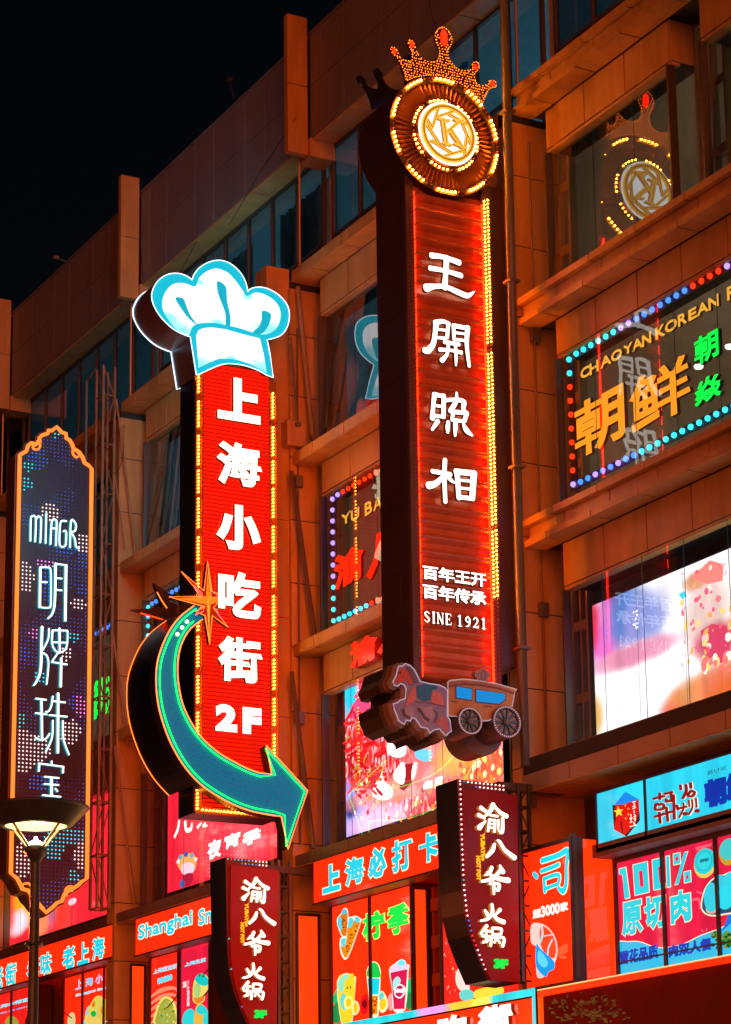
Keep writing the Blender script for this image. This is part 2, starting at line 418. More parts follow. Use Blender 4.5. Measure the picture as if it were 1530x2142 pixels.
def bay_window(a, b, z0, z1, fh, step=1.32, ret=True, gy=23.96, gt=23.96, gm=None):
    """projecting glazed box: panelled fascia, glass in tall sheets, glass return at its near end"""
    f = MB(); f.box(a + .01, b - .01, 24.03, 24.64, z1 - fh + .01, z1 - .01, BACK)
    panels(f, 'x', a, b, 24.0, 24.05, z1 - fh + .03, z1 - .012, PANEL, step)
    f.box(b - .012, b + .03, 24.012, 24.63, z1 - fh + .03, z1 - .012, PANEL)
    f.box(a, b + .02, 24.02, 24.2, z1 - fh - .05, z1 - fh + .012, PANEL)
    f.build('fascia', BLD)
    w_ = MB()
    for x in (a, b - .05): w_.box(x, x + .05, 23.94, 24.11, z0, z1 - fh - .05, FRAME)
    w_.box(a + .05, b - .05, 23.94, 24.11, z0, z0 + .06, FRAME)
    n_ = max(1, round((b - a - .1) / step))
    for j_ in range(1, n_): x_ = a + .05 + j_ * (b - a - .1) / n_; w_.box(x_ - .006, x_ + .006, max(gy, gt) + .003, max(gy, gt) + .010, z0 + .06, z1 - fh - .05, SEAM)
    if ret: w_.box(b - .06, b, 24.56, 24.64, z0, z1 - fh, MULL)
    wo = w_.build('bay_window', BLD)
    p = MB(); pane_mesh(p, a + .05, b - .05, gy, z0 + .06, z1 - fh - .05, step, gm or glass(), gt)
    if ret: p.face([(b - .02, 24.12, z0 + .06), (b - .02, 24.56, z0 + .06), (b - .02, 24.56, z1 - fh - .05), (b - .02, 24.12, z1 - fh - .05)], glass())
    p.build('glass_pane', wo)
for i in range(len(PIER) - 1):
    p, q = PIER[i], PIER[i + 1]; near = p > -37.5; a0, b0 = p + .6, p + 8.0
    # pier with panel joints, and the fin above it
    m = MB(); m.box(p - .48, p - .02, 23.5, 24.62, 0, 22.9, BACK)
    z = .2
    while z < 22.6:
        e = min(z + 1.43, 22.75); m.box(p - .5, p, 23.46, 24.66, z + .012, e - .012, PANEL); z = e
    m.build('pier', BLD)
    m = MB()
    for z0, z1 in ((26.05, 27.72), (27.74, 29.45)): m.box(p - .17, p, 23.44, 23.95, z0, z1, PANEL)
    m.box(p - .12, p - .05, 23.6, 23.9, 27.7, 27.76, BACK); m.box(p - .5, p + .1, 23.96, 24.6, 26.0, 26.44, PANEL)
    m.build('fin', BLD)
    m = MB(); m.tube([(p - .35, 23.9, 23.2), (p - .35, 23.9, 26.05)], .03, MULL, 8); m.build('drip_pipe', BLD)
    # parapet
    m = MB(); m.box(p + .01, q - .2, 24.03, 24.6, 26.46, 29.03, BACK)
    for z0, z1 in ((26.46, 27.73), (27.75, 29.02)): panels(m, 'x', p + .02, q - .19, 24.0, 24.05, z0, z1, PARAP, [1.1, 1.75], first=.55)
    m.box(p + .0, q - .18, 23.985, 24.64, 29.035, 29.09, PARAP)
    panels(m, 'x', p, q - .17, 24.02, 24.66, 26.40, 26.445, PANEL, 2.2)
    m.build('parapet', BLD)
    # ledges
    for k, z in enumerate(LV):
        y0, y1 = (23.33, 24.66) if k == 0 and near else (23.5, 24.66); h = .62 if k == 0 and near else .50 if near else .24
        x1 = q - .5
        m = MB(); m.box(p + .01, x1 - .01, y0 + .03, 24.6, z + .02, z + h - .02, BACK) if not (near and k) else m.box(p + .01, x1 - .01, y0 + .17, 24.6, z + .02, z + h - .02, BACK)
        if near and k: # stepped tiers
            panels(m, 'x', p, x1, y0, 24.6, z + .37, z + .50, PANEL, 1.45, first=1.0)
            panels(m, 'x', p, x1, y0 + .13, 24.6, z + .11, z + .36, PANEL, 1.45, first=1.2)
            panels(m, 'x', p, x1, y0 + .02, y0 + .47, z - .02, z + .10, PANEL, 1.45, first=.75)
        elif near:
            panels(m, 'x', p, x1, y0 + .06, 24.6, z + .31, z + h, PINKP, 1.5, first=1.3)
            panels(m, 'x', p, x1, y0, 24.6, z + .0, z + .30, PINKP, 1.5, first=1.55)
            panels(m, 'x', p, x1, y0, y0 + .42, z - .03, z - .006, PANEL, 1.6, first=1.2); panels(m, 'x', p, x1, y0 + .44, 24.3, z - .03, z - .006, PANEL, 1.6, first=1.2)
        else:
            panels(m, 'x', p, x1, y0, 24.6, z + .012, z + h, PANEL if k else LOWP, 1.45, first=.95)
            panels(m, 'x', p, x1, y0 + .005, y0 + .48, z - .02, z + .006, PANEL, 1.45, first=.95)
        m.build('ledge', BLD)
    # glazing, storey by storey
    zt = [LV[0] + (.62 if near else .24), LV[1] + (.5 if near else .24), LV[2] + (.5 if near else .24), LV[3] + (.5 if near else .24)]
    for k in range(3):
        z0, z1 = zt[k], LV[k + 1] - .02
        if k == 2: bay_window(p + .42, p + 4.45, z0, z1, .82, gy=23.97, gt=24.13, gm=glass((.82, .88, .90), 2.6)); bay_window(p + 5.35, p + 8.6, z0, z1, .82, gy=23.97, gt=24.13, gm=glass((.82, .88, .90), 2.6)); nw = [(p + .0, p + .42), (p + 4.47, p + 5.35), (p + 8.62, q - .5)]
        else: bay_window(p + (.55 if near else .42), b0, z0, z1, .72 if k else .84, gm=glass((.88, .92, .93), 1.68) if k else glass((.9, .93, .95), 1.5)); nw = [(p, p + (.55 if near else .42)), (b0 + .02, q - .5)]
        for x0, x1 in nw: narrow_window(x0, x1, z0, z1)
    m = MB(); z0, z1 = zt[3], 26.40; n = 7; st = (q - .5 - p) / n
    for j in range(n + 1): m.box(p + j * st - .03, p + j * st + .03, 24.56, 24.66, z0, z1, FRAME)
    m.box(p, q - .5, 24.57, 24.65, z0, z0 + .07, FRAME); m.box(p, q - .5, 24.57, 24.65, z1 - .07, z1, FRAME)
    if i in (3, 4, 5): m.box(p, q - .5, 24.57, 24.65, z0 + 1.05, z0 + 1.11, FRAME)
    wo = m.build('top_window', BLD); m = MB(); pane_mesh(m, p, q - .5, 24.6, z0 + .07, z1 - .07, st, glass()); m.build('glass_pane', wo)
m = MB()
for z in LV + [26.5]: m.box(-85, -16, 24.70, 30, z - .02, z + .22, ROOM)
m.box(-85, -16, 30, 30.2, 0, 29, ROOM)
for p in PIER:
    for z0, z1 in zip([0] + LV, LV + [26.5]): m.box(p - .42, p - .12, 24.70, 30, z0 + .22, z1 - .02, ROOM)
m.build('interior_wall', BLD)
m = MB(); m.box(-85, -16, 24.66, 36, 28.3, 28.5, BACK); m.build('roof', BLD)
# ground floor
m = MB(); m.box(-85, -16, 24.4, 24.6, .13, 5.3, D((.2, .17, .15), .4)); m.box(-85, -16, 23.6, 24.6, 5.3, 5.62, FRAME); m.build('shopfront_wall', BLD)
m = MB()
for x in range(-84, -17, 3): m.box(x + .1, x + 2.7, 24.36, 24.38, .5, 4.4, E((255, 190, 110), 2.0))
m.build('shop_window', BLD)
# wall behind the light boxes of the first floor
m = MB(); m.box(-85, -16, 24.66, 24.7, 5.62, 9.68, D((.10, .05, .04), .5)); m.build('first_floor_wall', BLD)
m = MB(); CLT = E((110, 195, 228), 6, .5); CLD = E((110, 195, 228), 2, .5); CLW = E((255, 205, 150), 5, .5)   # unseen lamps added below the sills to brighten the ceilings
for i in (2, 3, 4, 5):
    for k, z in enumerate(LV[1:]):
        for dx in (1.6, 4.8, 7.8): m.lathe((PIER[i] + dx, 28.2), [(.0, z + .55), (.22, z + .55), (.26, z + 1.0), (0, z + 1.05)], CLW if (i == 5 and k < 2) or k == 0 else (CLD if i == 2 or (i == 5 and k == 2) else CLT), 10)
m.build('added_room_lamp', BLD)
# curtains
def curtain(x0, x1, z0, z1, y, lab, amp=.05, wl=.22):
    m = MB(); n = int((x1 - x0) / .05)
    for j in range(n):
        xa, xb = x0 + j * .05, x0 + (j + 1) * .05
        f = lambda x: y + amp * math.sin(x / wl * 6.283) + amp * .5 * math.sin(x / wl * 2.9 + 1)
        m.face([(xa, f(xa), z0), (xb, f(xb), z0), (xb, f(xb), z1), (xa, f(xa), z1)], CURT)
    tag(m.build('curtain', smooth=True, loc=((x0 + x1) / 2, y, z0)), lab, 'curtain', 'curtains behind the upper windows')
curtain(-49.9, -47.3, 23.2, 26.2, 25.1, 'pale curtain behind the top floor window above the chef hat')
curtain(-44.6, -41.0, 23.2, 26.3, 25.1, 'grey curtain behind the top floor window beside the crowned roundel')
curtain(-53.6, -51.6, 23.2, 26.2, 25.2, 'dim blue curtain in the top floor window left of the chef hat')
curtain(-45.4, -44.6, 19.0, 21.9, 25.0, 'dark narrow curtain behind the window that mirrors the chef hat', .03)

# ================================================================ signs on the facade
WHITE = E((255, 250, 240), 2.0); WARM = E((255, 130, 28), 120.0); WARMT = E((255, 130, 28), 120, .35, True); WARMC = E((255, 150, 46), 30); WARMD = E((255, 150, 46), 30, .35, True)
IVORY = E((255, 238, 200), 2.6); SIDE = D((.30, .17, .11), .5); OFF = D((.35, .20, .15), .3)
NEONO = E((255, 110, 40), 3.2); NEONG = E((10, 235, 56), 6.0); NEONR = E((255, 26, 4), 13.0); NEONP = E((255, 120, 120), 1.4)
CYAN = E((30, 205, 222), 1.0); LCYAN = E((24, 200, 222), 1.0, .2); PALEY = E((250, 244, 200), 1.0)
LRED = E((246, 32, 5), 1.9, .16); JEWEL = E((255, 30, 8), 4.0)
def bulbs(parent, pts, r, mat, stuff_mat=None, n=100, name='bulb'):
    """the first n as lamps of their own, the rest in one mesh"""
    for p in pts[:n]: bulb(parent, p, r, mat, name)
    if len(pts) > n:
        m = MB(); dots(m, pts[n:], r * 1.1, stuff_mat or mat); m.build('led_row', parent, True)
def lathe_x(mb, pl, c, prof, m, n=64):
    """surface of revolution about the axis of a sign facing the street's near end: (radius, depth)"""
    k = mb.mi(m); b = len(mb.v)
    for r, d in prof:
        for j in range(n):
            a = 2 * math.pi * j / n; mb.v.append(pl.w(c[0] + r * math.cos(a), c[1] + r * math.sin(a), d))
    for i in range(len(prof) - 1):
        for j in range(n):
            j2 = (j + 1) % n; mb.f.append((b + i * n + j, b + i * n + j2, b + (i + 1) * n + j2, b + (i + 1) * n + j)); mb.m.append(k)

# ---------------------------------------------------------------- tall photo studio sign with the crowned roundel
XB = -36.85; pb = PL('x', XB)
uL, uR = pb.uv(845, 406)[0], pb.uv(1021, 406)[0]; zB, zT = pb.uv(862, 1428)[1], pb.uv(845, 352)[1]
s1, s2 = pb.uv(862, 450)[0], pb.uv(1005, 450)[0]
T = thing('vertical_shop_sign', (XB - .5, uL, zB), 'tall red slatted sign with four white characters, crowned round K emblem on top', 'shop sign')
m = MB(); SIDEC = D((.085, .055, .10), .38, .1, .25, 1.2); m.box(XB - 1.05, XB - .03, uL, uR, zB, zT, SIDEC)
zz_ = zB + .9
while zz_ < zT - .3: m.box(XB - 1.04, XB - .04, uL - .006, uL, zz_, zz_ + .03, SIDEC); zz_ += 1.22
for xx_ in (XB - 1.045, XB - .09): m.box(xx_, xx_ + .03, uL - .010, uL - .007, zB, zT, SIDEC)
m.box(XB - .75, XB - .35, uL - .012, uL - .001, zB + 1.5, zB + 2.0, SIDEC)
m.rect(pb, uL, s1, zB, zT, -.03, .06, PLUM); m.rect(pb, s2, uR, zB, zT, -.03, .06, PLUM); m.build('sign_body', T)
pm = PL('x', XB - .32); ua, za = pm.uv(1090, 1397); zt2 = pm.uv(1060, 398)[1]
m = MB(); o = [(uR - .2, za), (ua, za), (ua, zt2 - .15), (ua - .12, zt2), (uR - .2, zt2)]; m.poly(pm, o, -.7, 0, PLUM); m.build('mounting_box', T)
m = MB(); k = 0; z = zB + .05; pit = .285; SL = D((.64, .20, .09), .36, 0, .2, 2)
while z < zT - .5:
    N = 9; h = pit
    for j in range(N):
        f = lambda t: (z + h * t, -.012 + .125 * (math.sin(math.pi * min(t / .62, 1)) if t < .62 else 0))
        (za_, da), (zb_, db) = f(j / N), f((j + 1) / N); m.face([pb.w(s1, za_, da), pb.w(s2, za_, da), pb.w(s2, zb_, db), pb.w(s1, zb_, db)], SL)
    z += pit
m.box(XB - 1.07, XB - 1.055, s1, s2, zB + .1, zT - .5, E((255, 92, 14), 9)); m.build('slat_panel', T, smooth=False)
m = MB()
m.tube([pb.w(s2 - .03, zB + .1, .11), pb.w(s2 - .03, zT - .45, .11)], .020, NEONR); m.tube([pb.w(s1 + .02, zB + .1, .06), pb.w(s1 + .02, zT - .45, .06)], .010, NEONR)
m.build('neon_tube', T)
zlit = pb.uv(1040, 1255)[1]; zcap = pb.uv(1010, 405)[1]; on, off = [], []
z = zB + .08; i = 0
while z < zT - .3:
    for j, q in enumerate((.30, .72)):
        p = pb.w(s2 + (uR - s2) * q, z + (.036 if j else 0), .065)
        (on if zlit < z < zcap and not (17.95 < z < 18.1) and not (14.5 < z < 14.58) else off).append(p); off.append(pb.w(uL + (s1 - uL) * (q - .05), z + (.03 if j else 0), .065))
    z += .076
bulbs(T, on, .0155, WARM, WARMT); m = MB(); dots(m, off, .016, OFF); m.build('unlit_led_row', T, True)
# characters
za1 = Z(760, 380, 3.825); za2 = Z(760, 900, 2.895)
pbt = PL('x', XB + .17)
CH = [(za1, [[(545, 590, 46), (640, 603, 38), (770, 648, 46)], [(535, 692, 40), (650, 712, 34), (785, 752, 42)], [(668, 605, 48), (660, 740, 40), (652, 850, 50)], [(505, 850, 66), (570, 838, 40), (660, 842, 38), (760, 885, 44), (835, 912, 40), (892, 878, 6)]]),
 (za1, [[(585, 1125, 46), (575, 1220, 38), (560, 1300, 42), (520, 1350, 50), (490, 1348, 46)], [(575, 1128, 42), (640, 1118, 34), (690, 1140, 28)], [(682, 1130, 32), (672, 1245, 30)], [(580, 1180, 20), (668, 1190, 20)], [(575, 1246, 24), (665, 1254, 22)],
  [(722, 1150, 30), (727, 1262, 28)], [(720, 1152, 36), (830, 1172, 34)], [(836, 1165, 42), (828, 1300, 34), (848, 1478, 26)], [(725, 1208, 20), (810, 1218, 20)], [(727, 1262, 24), (812, 1272, 22)],
  [(648, 1284, 30), (765, 1302, 32)], [(612, 1345, 34), (700, 1350, 24), (785, 1368, 32)], [(682, 1290, 28), (670, 1380, 26), (628, 1432, 40)], [(736, 1300, 26), (742, 1400, 26), (741, 1472, 14)]]),
 (za1, [[(572, 1700, 42), (560, 1800, 32), (555, 1895, 44)], [(570, 1702, 36), (650, 1718, 30)], [(645, 1710, 36), (642, 1885, 36)], [(565, 1790, 22), (640, 1800, 22)], [(560, 1872, 26), (640, 1882, 26)], [(650, 1750, 30), (740, 1745, 30), (805, 1762, 40), (800, 1810, 34), (812, 1838, 28)],
  [(748, 1688, 16), (742, 1760, 36), (695, 1838, 36)], [(718, 1842, 34), (832, 1852, 34)], [(718, 1842, 28), (712, 1905, 30)], [(830, 1850, 34), (808, 1918, 34)], [(708, 1905, 28), (812, 1920, 26)], [(597, 1915, 38), (550, 1985, 22)], [(680, 1922, 30), (675, 1965, 36), (675, 2008, 22)], [(738, 1925, 36), (736, 1980, 34), (734, 2036, 18)], [(800, 1938, 20), (825, 1990, 44), (872, 2032, 18)]]),
 (za2, [[(496, 178, 28), (492, 280, 28), (498, 435, 26)], [(418, 248, 26), (530, 268, 26)], [(490, 275, 24), (440, 322, 34), (395, 335, 44)], [(500, 270, 20), (530, 300, 24), (552, 318, 10)], [(568, 250, 34), (580, 412, 30)], [(560, 250, 36), (678, 262, 34)], [(670, 258, 42), (660, 415, 36)], [(580, 302, 16), (660, 310, 16)], [(583, 350, 16), (660, 358, 16)], [(576, 404, 26), (665, 415, 26)]])]
for zz, st in CH:
    m = MB(); m.strokes(pbt, zz, st, -.08, 0, WHITE, SIDE); m.build('character', T)
for t_, LL, UR, bd in (('百年王开', (886, 1210), (1018, 1199), .011), ('百年传承', (886, 1250), (1019, 1237.5), .011)):
    m = MB(); a = pbt.uv(886, LL[1]); b = pbt.uv(1018, UR[1]); text(m, pbt, t_, (a[0], a[1], b[0], b[1]), bd, -.09, -.02, WHITE, SIDE); m.build('lettering', T)
m = MB(); a = pbt.uv(887, 1300)   # serif capitals and figures
def serif(mb, pl, word, u0, u1, v0, v1, d0, d1, mt, sd):
    G = {'S': [[(.85, .80, .08), (.5, .97, .13), (.2, .75, .2), (.5, .52, .22), (.82, .26, .2), (.5, .03, .13), (.15, .2, .1)]], 'I': [[(.5, 0, .24), (.5, 1, .24)], [(.2, .02, .06), (.8, .02, .06)], [(.2, .98, .06), (.8, .98, .06)]],
     'N': [[(.15, 0, .09), (.15, 1, .09)], [(.13, .98, .2), (.85, .03, .2)], [(.87, 0, .09), (.87, 1, .09)], [(0, .98, .06), (.25, .98, .06)], [(0, .02, .06), (.32, .02, .06)], [(.7, .98, .06), (1, .98, .06)]],
     'E': [[(.25, 0, .22), (.25, 1, .22)], [(.1, .97, .09), (.85, .97, .09)], [(.1, .03, .09), (.88, .03, .09)], [(.3, .5, .08), (.66, .5, .08)], [(.86, .97, .07), (.88, .78, .05)], [(.88, .03, .07), (.93, .25, .05)], [(.66, .62, .06), (.66, .38, .06)]],
     '1': [[(.5, 0, .22), (.5, .98, .22)], [(.48, .96, .1), (.22, .84, .08)], [(.22, .02, .06), (.78, .02, .06)]], '9': [[(.5, .97, .1), (.2, .7, .2), (.5, .42, .1), (.8, .7, .2), (.5, .97, .1)], [(.82, .7, .2), (.76, .35, .2), (.5, .08, .14), (.2, .05, .1)]],
     '2': [[(.18, .75, .16), (.45, .96, .12), (.8, .72, .2), (.5, .32, .14), (.15, .06, .12)], [(.12, .06, .16), (.85, .08, .16)], [(.85, .08, .1), (.9, .25, .06)]]}
    n = len(word) - .55 * word.count(' ') - .35 * word.count('I') ; cw = (u1 - u0) / n; x = u0
    for c in word:
        wd = cw * (.45 if c == ' ' else .65 if c == 'I' else 1)
        for st in G.get(c, []): mb.stroke(pl, [(x + wd * (.06 + .84 * p[0]), v0 + (v1 - v0) * p[1], p[2] * cw * .9) for p in st], d0, d1, mt, sd, 4)
        x += wd
serif(m, pbt, 'SINE 1921', a[0], pbt.uv(1021, 1310)[0], a[1], pbt.uv(887, 1277)[1], -.09, -.02, WHITE, SIDE); m.build('lettering', T)
# roundel
pr = PL('x', XB + .2); rc = pr.uv(931.5, 284); ro = sum(math.dist(rc, pr.uv(*q)) for q in ((904.3, 160.3), (1046.6, 318.2), (958.7, 408.2), (816.5, 243))) / 4
RD = bpy.data.objects.new('roundel', None); linkobj(RD, T)
m = MB(); lathe_x(m, pr, rc, [(ro, -1.2), (ro, 0), (ro * .905, 0), (ro * .885, -.05)], D((.06, .03, .035), .4)); m.build('roundel_drum', RD)
m = MB(); n = 128
for j in range(n):
    a0, a1 = 2 * math.pi * j / n, 2 * math.pi * (j + 1) / n; d0, d1 = (-.10, -.03) if j % 2 else (-.03, -.10)
    P = lambda r, a, d: pr.w(rc[0] + r * math.cos(a), rc[1] + r * math.sin(a), d)
    m.face([P(ro * .6, a0, d0 * .7), P(ro * .9, a0, d0), P(ro * .9, a1, d1), P(ro * .6, a1, d1 * .7)], D((.30, .12, .035), .3, .4, .2, 3))
m.build('pleated_ring', RD)
m = MB(); lathe_x(m, pr, rc, [(ro * .625, -.08), (ro * .625, .02), (ro * .535, .02), (ro * .535, .08)], D((.05, .02, .02), .4)); m.build('inner_ring', RD)
m = MB(); m.ell(pr, rc, ro * .53, ro * .53, .0, .09, E((225, 245, 248), 1.5), D((.5, .5, .45), .3), 64); m.build('emblem_disc', RD)
GOLD = E((238, 178, 60), 1.15, .3); GOLD2 = E((170, 105, 25), .9, .3)
m = MB(); m.ring(pr, rc, ro * .41, ro * .49, .09, .13, GOLD, 64); m.ring(pr, rc, ro * .435, ro * .465, .13, .137, GOLD2, 64)
zk = Z(760, 40, 4.78)
for a, b in (((722, 915), (660, 1115)), ((715, 1000), (900, 935)), ((825, 975), (1015, 1075)), ((965, 1075), (1052, 1290)), ((1005, 1195), (980, 1400)), ((985, 1335), (785, 1392)), ((855, 1362), (650, 1238)), ((742, 1283), (608, 1085)), ((612, 1030), (660, 1112)), ((890, 940), (1000, 1020))):
    m.strokes(pr, zk, [[a + (30,), b + (30,)]], .09, .125, GOLD, GOLD2); m.strokes(pr, zk, [[a + (8,), b + (8,)]], .125, .13, GOLD2)
KS = [[(762, 1035, 50), (795, 1280, 50)], [(800, 1160, 40), (862, 1105, 36), (930, 1050, 42)], [(835, 1140, 50), (885, 1215, 50), (950, 1310, 40)], [(715, 1025, 22), (825, 1045, 22)], [(760, 1270, 22), (845, 1290, 22)], [(870, 1035, 22), (965, 1068, 22)], [(870, 1275, 20), (985, 1322, 22)]]
m.strokes(pr, zk, KS, .09, .145, GOLD, GOLD2); m.strokes(pr, zk, [[(p[0], p[1], 7) for p in s_] for s_ in KS[:3]], .145, .15, GOLD2); m.build('emblem', RD)
for nb, rr, lit, tot, ph in ((80, .952, 5, 8, 6), (49, .583, 5, 7, 2)):
    for j in range(nb):
        a = 2 * math.pi * j / nb; p = pr.w(rc[0] + ro * rr * math.cos(a), rc[1] + ro * rr * math.sin(a), .03)
        on_ = (j + ph) % tot < lit; bulb(RD, p, (.0235 if rr > .8 else .020) if on_ else .018, WARM if on_ else OFF)
# crown, and its unlit twin on the far face
pc = PL('x', XB + .12); zc = Z(760, 40, 4.78)
CROWN = [(430, 618), (410, 530), (372, 435), (330, 375), (295, 350), (268, 290), (300, 278), (340, 318), (354, 370), (385, 405), (440, 420), (488, 425), (492, 335), (455, 265), (443, 222), (475, 205), (515, 258), (522, 310), (560, 375), (600, 412), (660, 432), (728, 430), (758, 385), (765, 305), (725, 225), (716, 150), (755, 95), (795, 78), (845, 112), (888, 190), (882, 245), (845, 312), (846, 380), (880, 440), (940, 500), (1000, 520), (1060, 512), (1105, 503), (1084, 470), (1093, 438), (1140, 428), (1164, 470), (1150, 512), (1112, 532), (1110, 600), (1135, 652), (1180, 670), (1238, 660), (1268, 645), (1255, 618), (1322, 618), (1328, 680), (1262, 692), (1232, 740), (1190, 842), (1110, 752), (1000, 662), (880, 598), (760, 562), (640, 560), (520, 580)]
cr_ = [pc.uv(*zc(*p)) for p in CROWN]
CO = MB(); CO.poly(pc, grow(cr_, .01), -.04, 0, D((.03, .006, .005), .5), back=True); CO = CO.build('crown', T)
m = MB(); m.poly(PL('x', XB - 1.15), grow(cr_, .01), -.06, 0, NAVY, back=True); m.build('rear_crown', T)
JW = [((308, 325), 22, 34, -.5), ((485, 252), 22, 36, -.4), ((806, 190), 38, 80, 0), ((1120, 482), 26, 30, 0), ((1290, 650), 26, 26, 0)]
def ub(c, rx, ry, a=0):
    u, v = pc.uv(*zc(*c)); k = pc.per(*zc(*c)) / 4.78; return (u, v), rx * k, ry * k
m = MB()
jl = []
for c, rx, ry, a in JW:
    cc, ru, rv = ub(c, rx, ry); jl.append((cc, ru, rv))
    ps = []
    for ii in range(-8, 9):
        for jj in range(-12, 13):
            x, y = ii * .022 + (jj % 2) * .011, jj * .020
            if (x / ru) ** 2 + (y / rv) ** 2 < .95: ps.append(pc.w(cc[0] + x, cc[1] + y, .012))
    dots(m, ps, .0135, JEWEL)
m.build('jewel_led', CO, True)
ps = []; us = [p[0] for p in cr_]; vs_ = [p[1] for p in cr_]
n = len(cr_); acc = 0
for i in range(n):     # rim of LEDs, then rows within
    a, b = Vector(cr_[i]), Vector(cr_[(i + 1) % n]); L_ = (b - a).length; k = 0
    for q in range(int(L_ / .052)): p = a + (b - a) * ((q + .5) / max(1, int(L_ / .052))); ps.append(pc.w(p.x, p.y, .012))
y = min(vs_)
while y < max(vs_):
    x = min(us) + random.random() * .03
    while x < max(us):
        x += random.choice((.042, .048, .06, .08)); q = (x, y + random.uniform(-.008, .008))
        if inside(q, cr_) and all(((q[0] - c[0]) / (ru * 1.2)) ** 2 + ((q[1] - c[1]) / (rv * 1.2)) ** 2 > 1 for c, ru, rv in jl): ps.append(pc.w(q[0], q[1], .012))
    y += .054
m = MB(); dots(m, ps, .0105, E((255, 112, 24), 6.5, .35, True)); m.build('crown_led', CO, True)

# ---------------------------------------------------------------- horse and carriage under it
pk = PL('x', XB + .45); zh = Z(750, 1370, 4.371); Hc = lambda L: [pk.uv(*zh(*p)) for p in L]
hk = pk.per(900, 1480) / 4.371
HB = thing('horse_carriage_sign', tuple(pk.w(*pk.uv(920, 1560), -.5)), 'cut-out saddled horse pulling a yellow coach with blue windows, under the slatted sign', 'figure sign')
HO = [(430, 78), (405, 100), (366, 104), (352, 160), (343, 195), (314, 246), (330, 280), (360, 286), (385, 261), (420, 276), (436, 310), (428, 400), (380, 414), (358, 436), (318, 447), (330, 505), (352, 555), (366, 602), (420, 636), (436, 596), (474, 606), (490, 570), (522, 586), (550, 625), (572, 660), (630, 672), (652, 716), (682, 690), (742, 676), (782, 722), (803, 741), (822, 714), (850, 700), (838, 600), (812, 560), (815, 330), (790, 300), (740, 275), (640, 260), (566, 242), (540, 190), (510, 132), (470, 96)]
ho = Hc(HO); HALO = D((.30, .29, .40), .5)
m = MB(); m.poly(pk, ho, -.12, 0, D((.34, .36, .70), .45), D((.6, .55, .6), .5), back=True)
m.tube([pk.w(u, v, .004) for u, v in ho], .010, E((205, 190, 210), .55), 5, True)
def pc2(L, c, d, mb=m): mb.pxpoly(pk, [zh(*p) for p in L], d - .004, d, D(c, .45, 0, .2, 4))
pc2([(385, 120), (430, 128), (472, 190), (498, 258), (462, 268), (438, 205), (424, 250), (388, 246), (345, 262), (328, 244), (358, 195)], (.75, .16, .12), .008)
pc2([(425, 112), (470, 105), (505, 150), (535, 215), (545, 255), (505, 262), (478, 195), (440, 130)], (.20, .18, .42), .009)
pc2([(530, 290), (600, 262), (722, 285), (716, 312), (672, 322), (662, 412), (600, 425), (540, 392)], (.03, .30, .65), .010)
pc2([(485, 312), (528, 292), (522, 400), (474, 458), (430, 468), (448, 400)], (.80, .30, .32), .008)
pc2([(676, 330), (742, 342), (775, 400), (780, 472), (690, 446), (664, 420)], (.80, .30, .32), .008)
pc2([(425, 480), (500, 470), (510, 540), (470, 590), (430, 550)], (.55, .50, .75), .008); pc2([(540, 480), (680, 470), (690, 560), (630, 640), (580, 600)], (.52, .45, .70), .008)
pc2([(535, 490), (560, 480), (610, 560), (655, 590), (640, 618), (600, 590)], (.13, .10, .17), .011); pc2([(410, 490), (395, 500), (412, 560), (470, 585), (476, 562), (430, 545)], (.14, .11, .19), .011)
pc2([(700, 620), (760, 560), (810, 580), (830, 690), (800, 720), (760, 670)], (.60, .25, .35), .008); pc2([(372, 165), (384, 158), (388, 172), (376, 176)], (.03, .02, .02), .013)
m.strokes(pk, zh, [[(500, 272, 4), (460, 272, 4)], [(520, 430, 4), (640, 440, 4), (800, 472, 4)], [(350, 170, 5), (392, 150, 4)], [(395, 205, 4), (420, 190, 4)], [(680, 500, 5), (720, 545, 5), (690, 620, 4)]], .008, .013, D((.12, .08, .1), .5))
m.build('horse', HB)
m = MB(); m.poly(pk, grow(ho, .045), -.26, -.12, HALO, D((.30, .20, .20), .6), True); m.poly(pk, grow(ho, .07), -.40, -.26, D((.25, .17, .17), .6), D((.14, .10, .11), .6), True)
m.poly(pk, grow(ho, .07), -1.15, -.40, D((.035, .026, .035), .6), D((.030, .022, .032), .55), True); m.build('backing', HB)
m = MB(); CB = [(812, 250), (830, 236), (950, 224), (1100, 238), (1250, 264), (1442, 318), (1422, 345), (1402, 470), (1300, 520), (1190, 602), (1120, 606), (1108, 575), (818, 560)]
YEL = D((.62, .36, .12), .45); cbp = Hc(CB)
m.poly(pk, cbp, -.25, .02, YEL, D((.4, .33, .34), .5), True); m.tube([pk.w(u, v, .024) for u, v in cbp], .010, E((205, 185, 195), .5), 5, True)
for q, c, d in (([(815, 285), (960, 262), (1110, 275), (1260, 300), (1425, 352), (1430, 338), (1260, 280), (1100, 252), (950, 240), (826, 250)], (.45, .22, .20), .030), ([(818, 300), (960, 276), (1110, 289), (1260, 314), (1421, 362), (1423, 352), (1260, 302), (1110, 276), (960, 264), (816, 288)], (.25, .11, .11), .032), ([(882, 284), (1036, 308), (1034, 424), (884, 402)], (.18, .10, .10), .030), ([(1060, 312), (1342, 354), (1340, 416), (1284, 460), (1064, 438)], (.18, .10, .10), .030)):
    m.pxpoly(pk, [zh(*p) for p in q], .02, d, D(c, .5))
m.strokes(pk, zh, [[(838, 425, 9), (898, 432, 9)], [(1145, 470, 9), (1215, 476, 9)]], .02, .03, D((.2, .1, .1), .5)); cb = m.build('coach_body', HB)
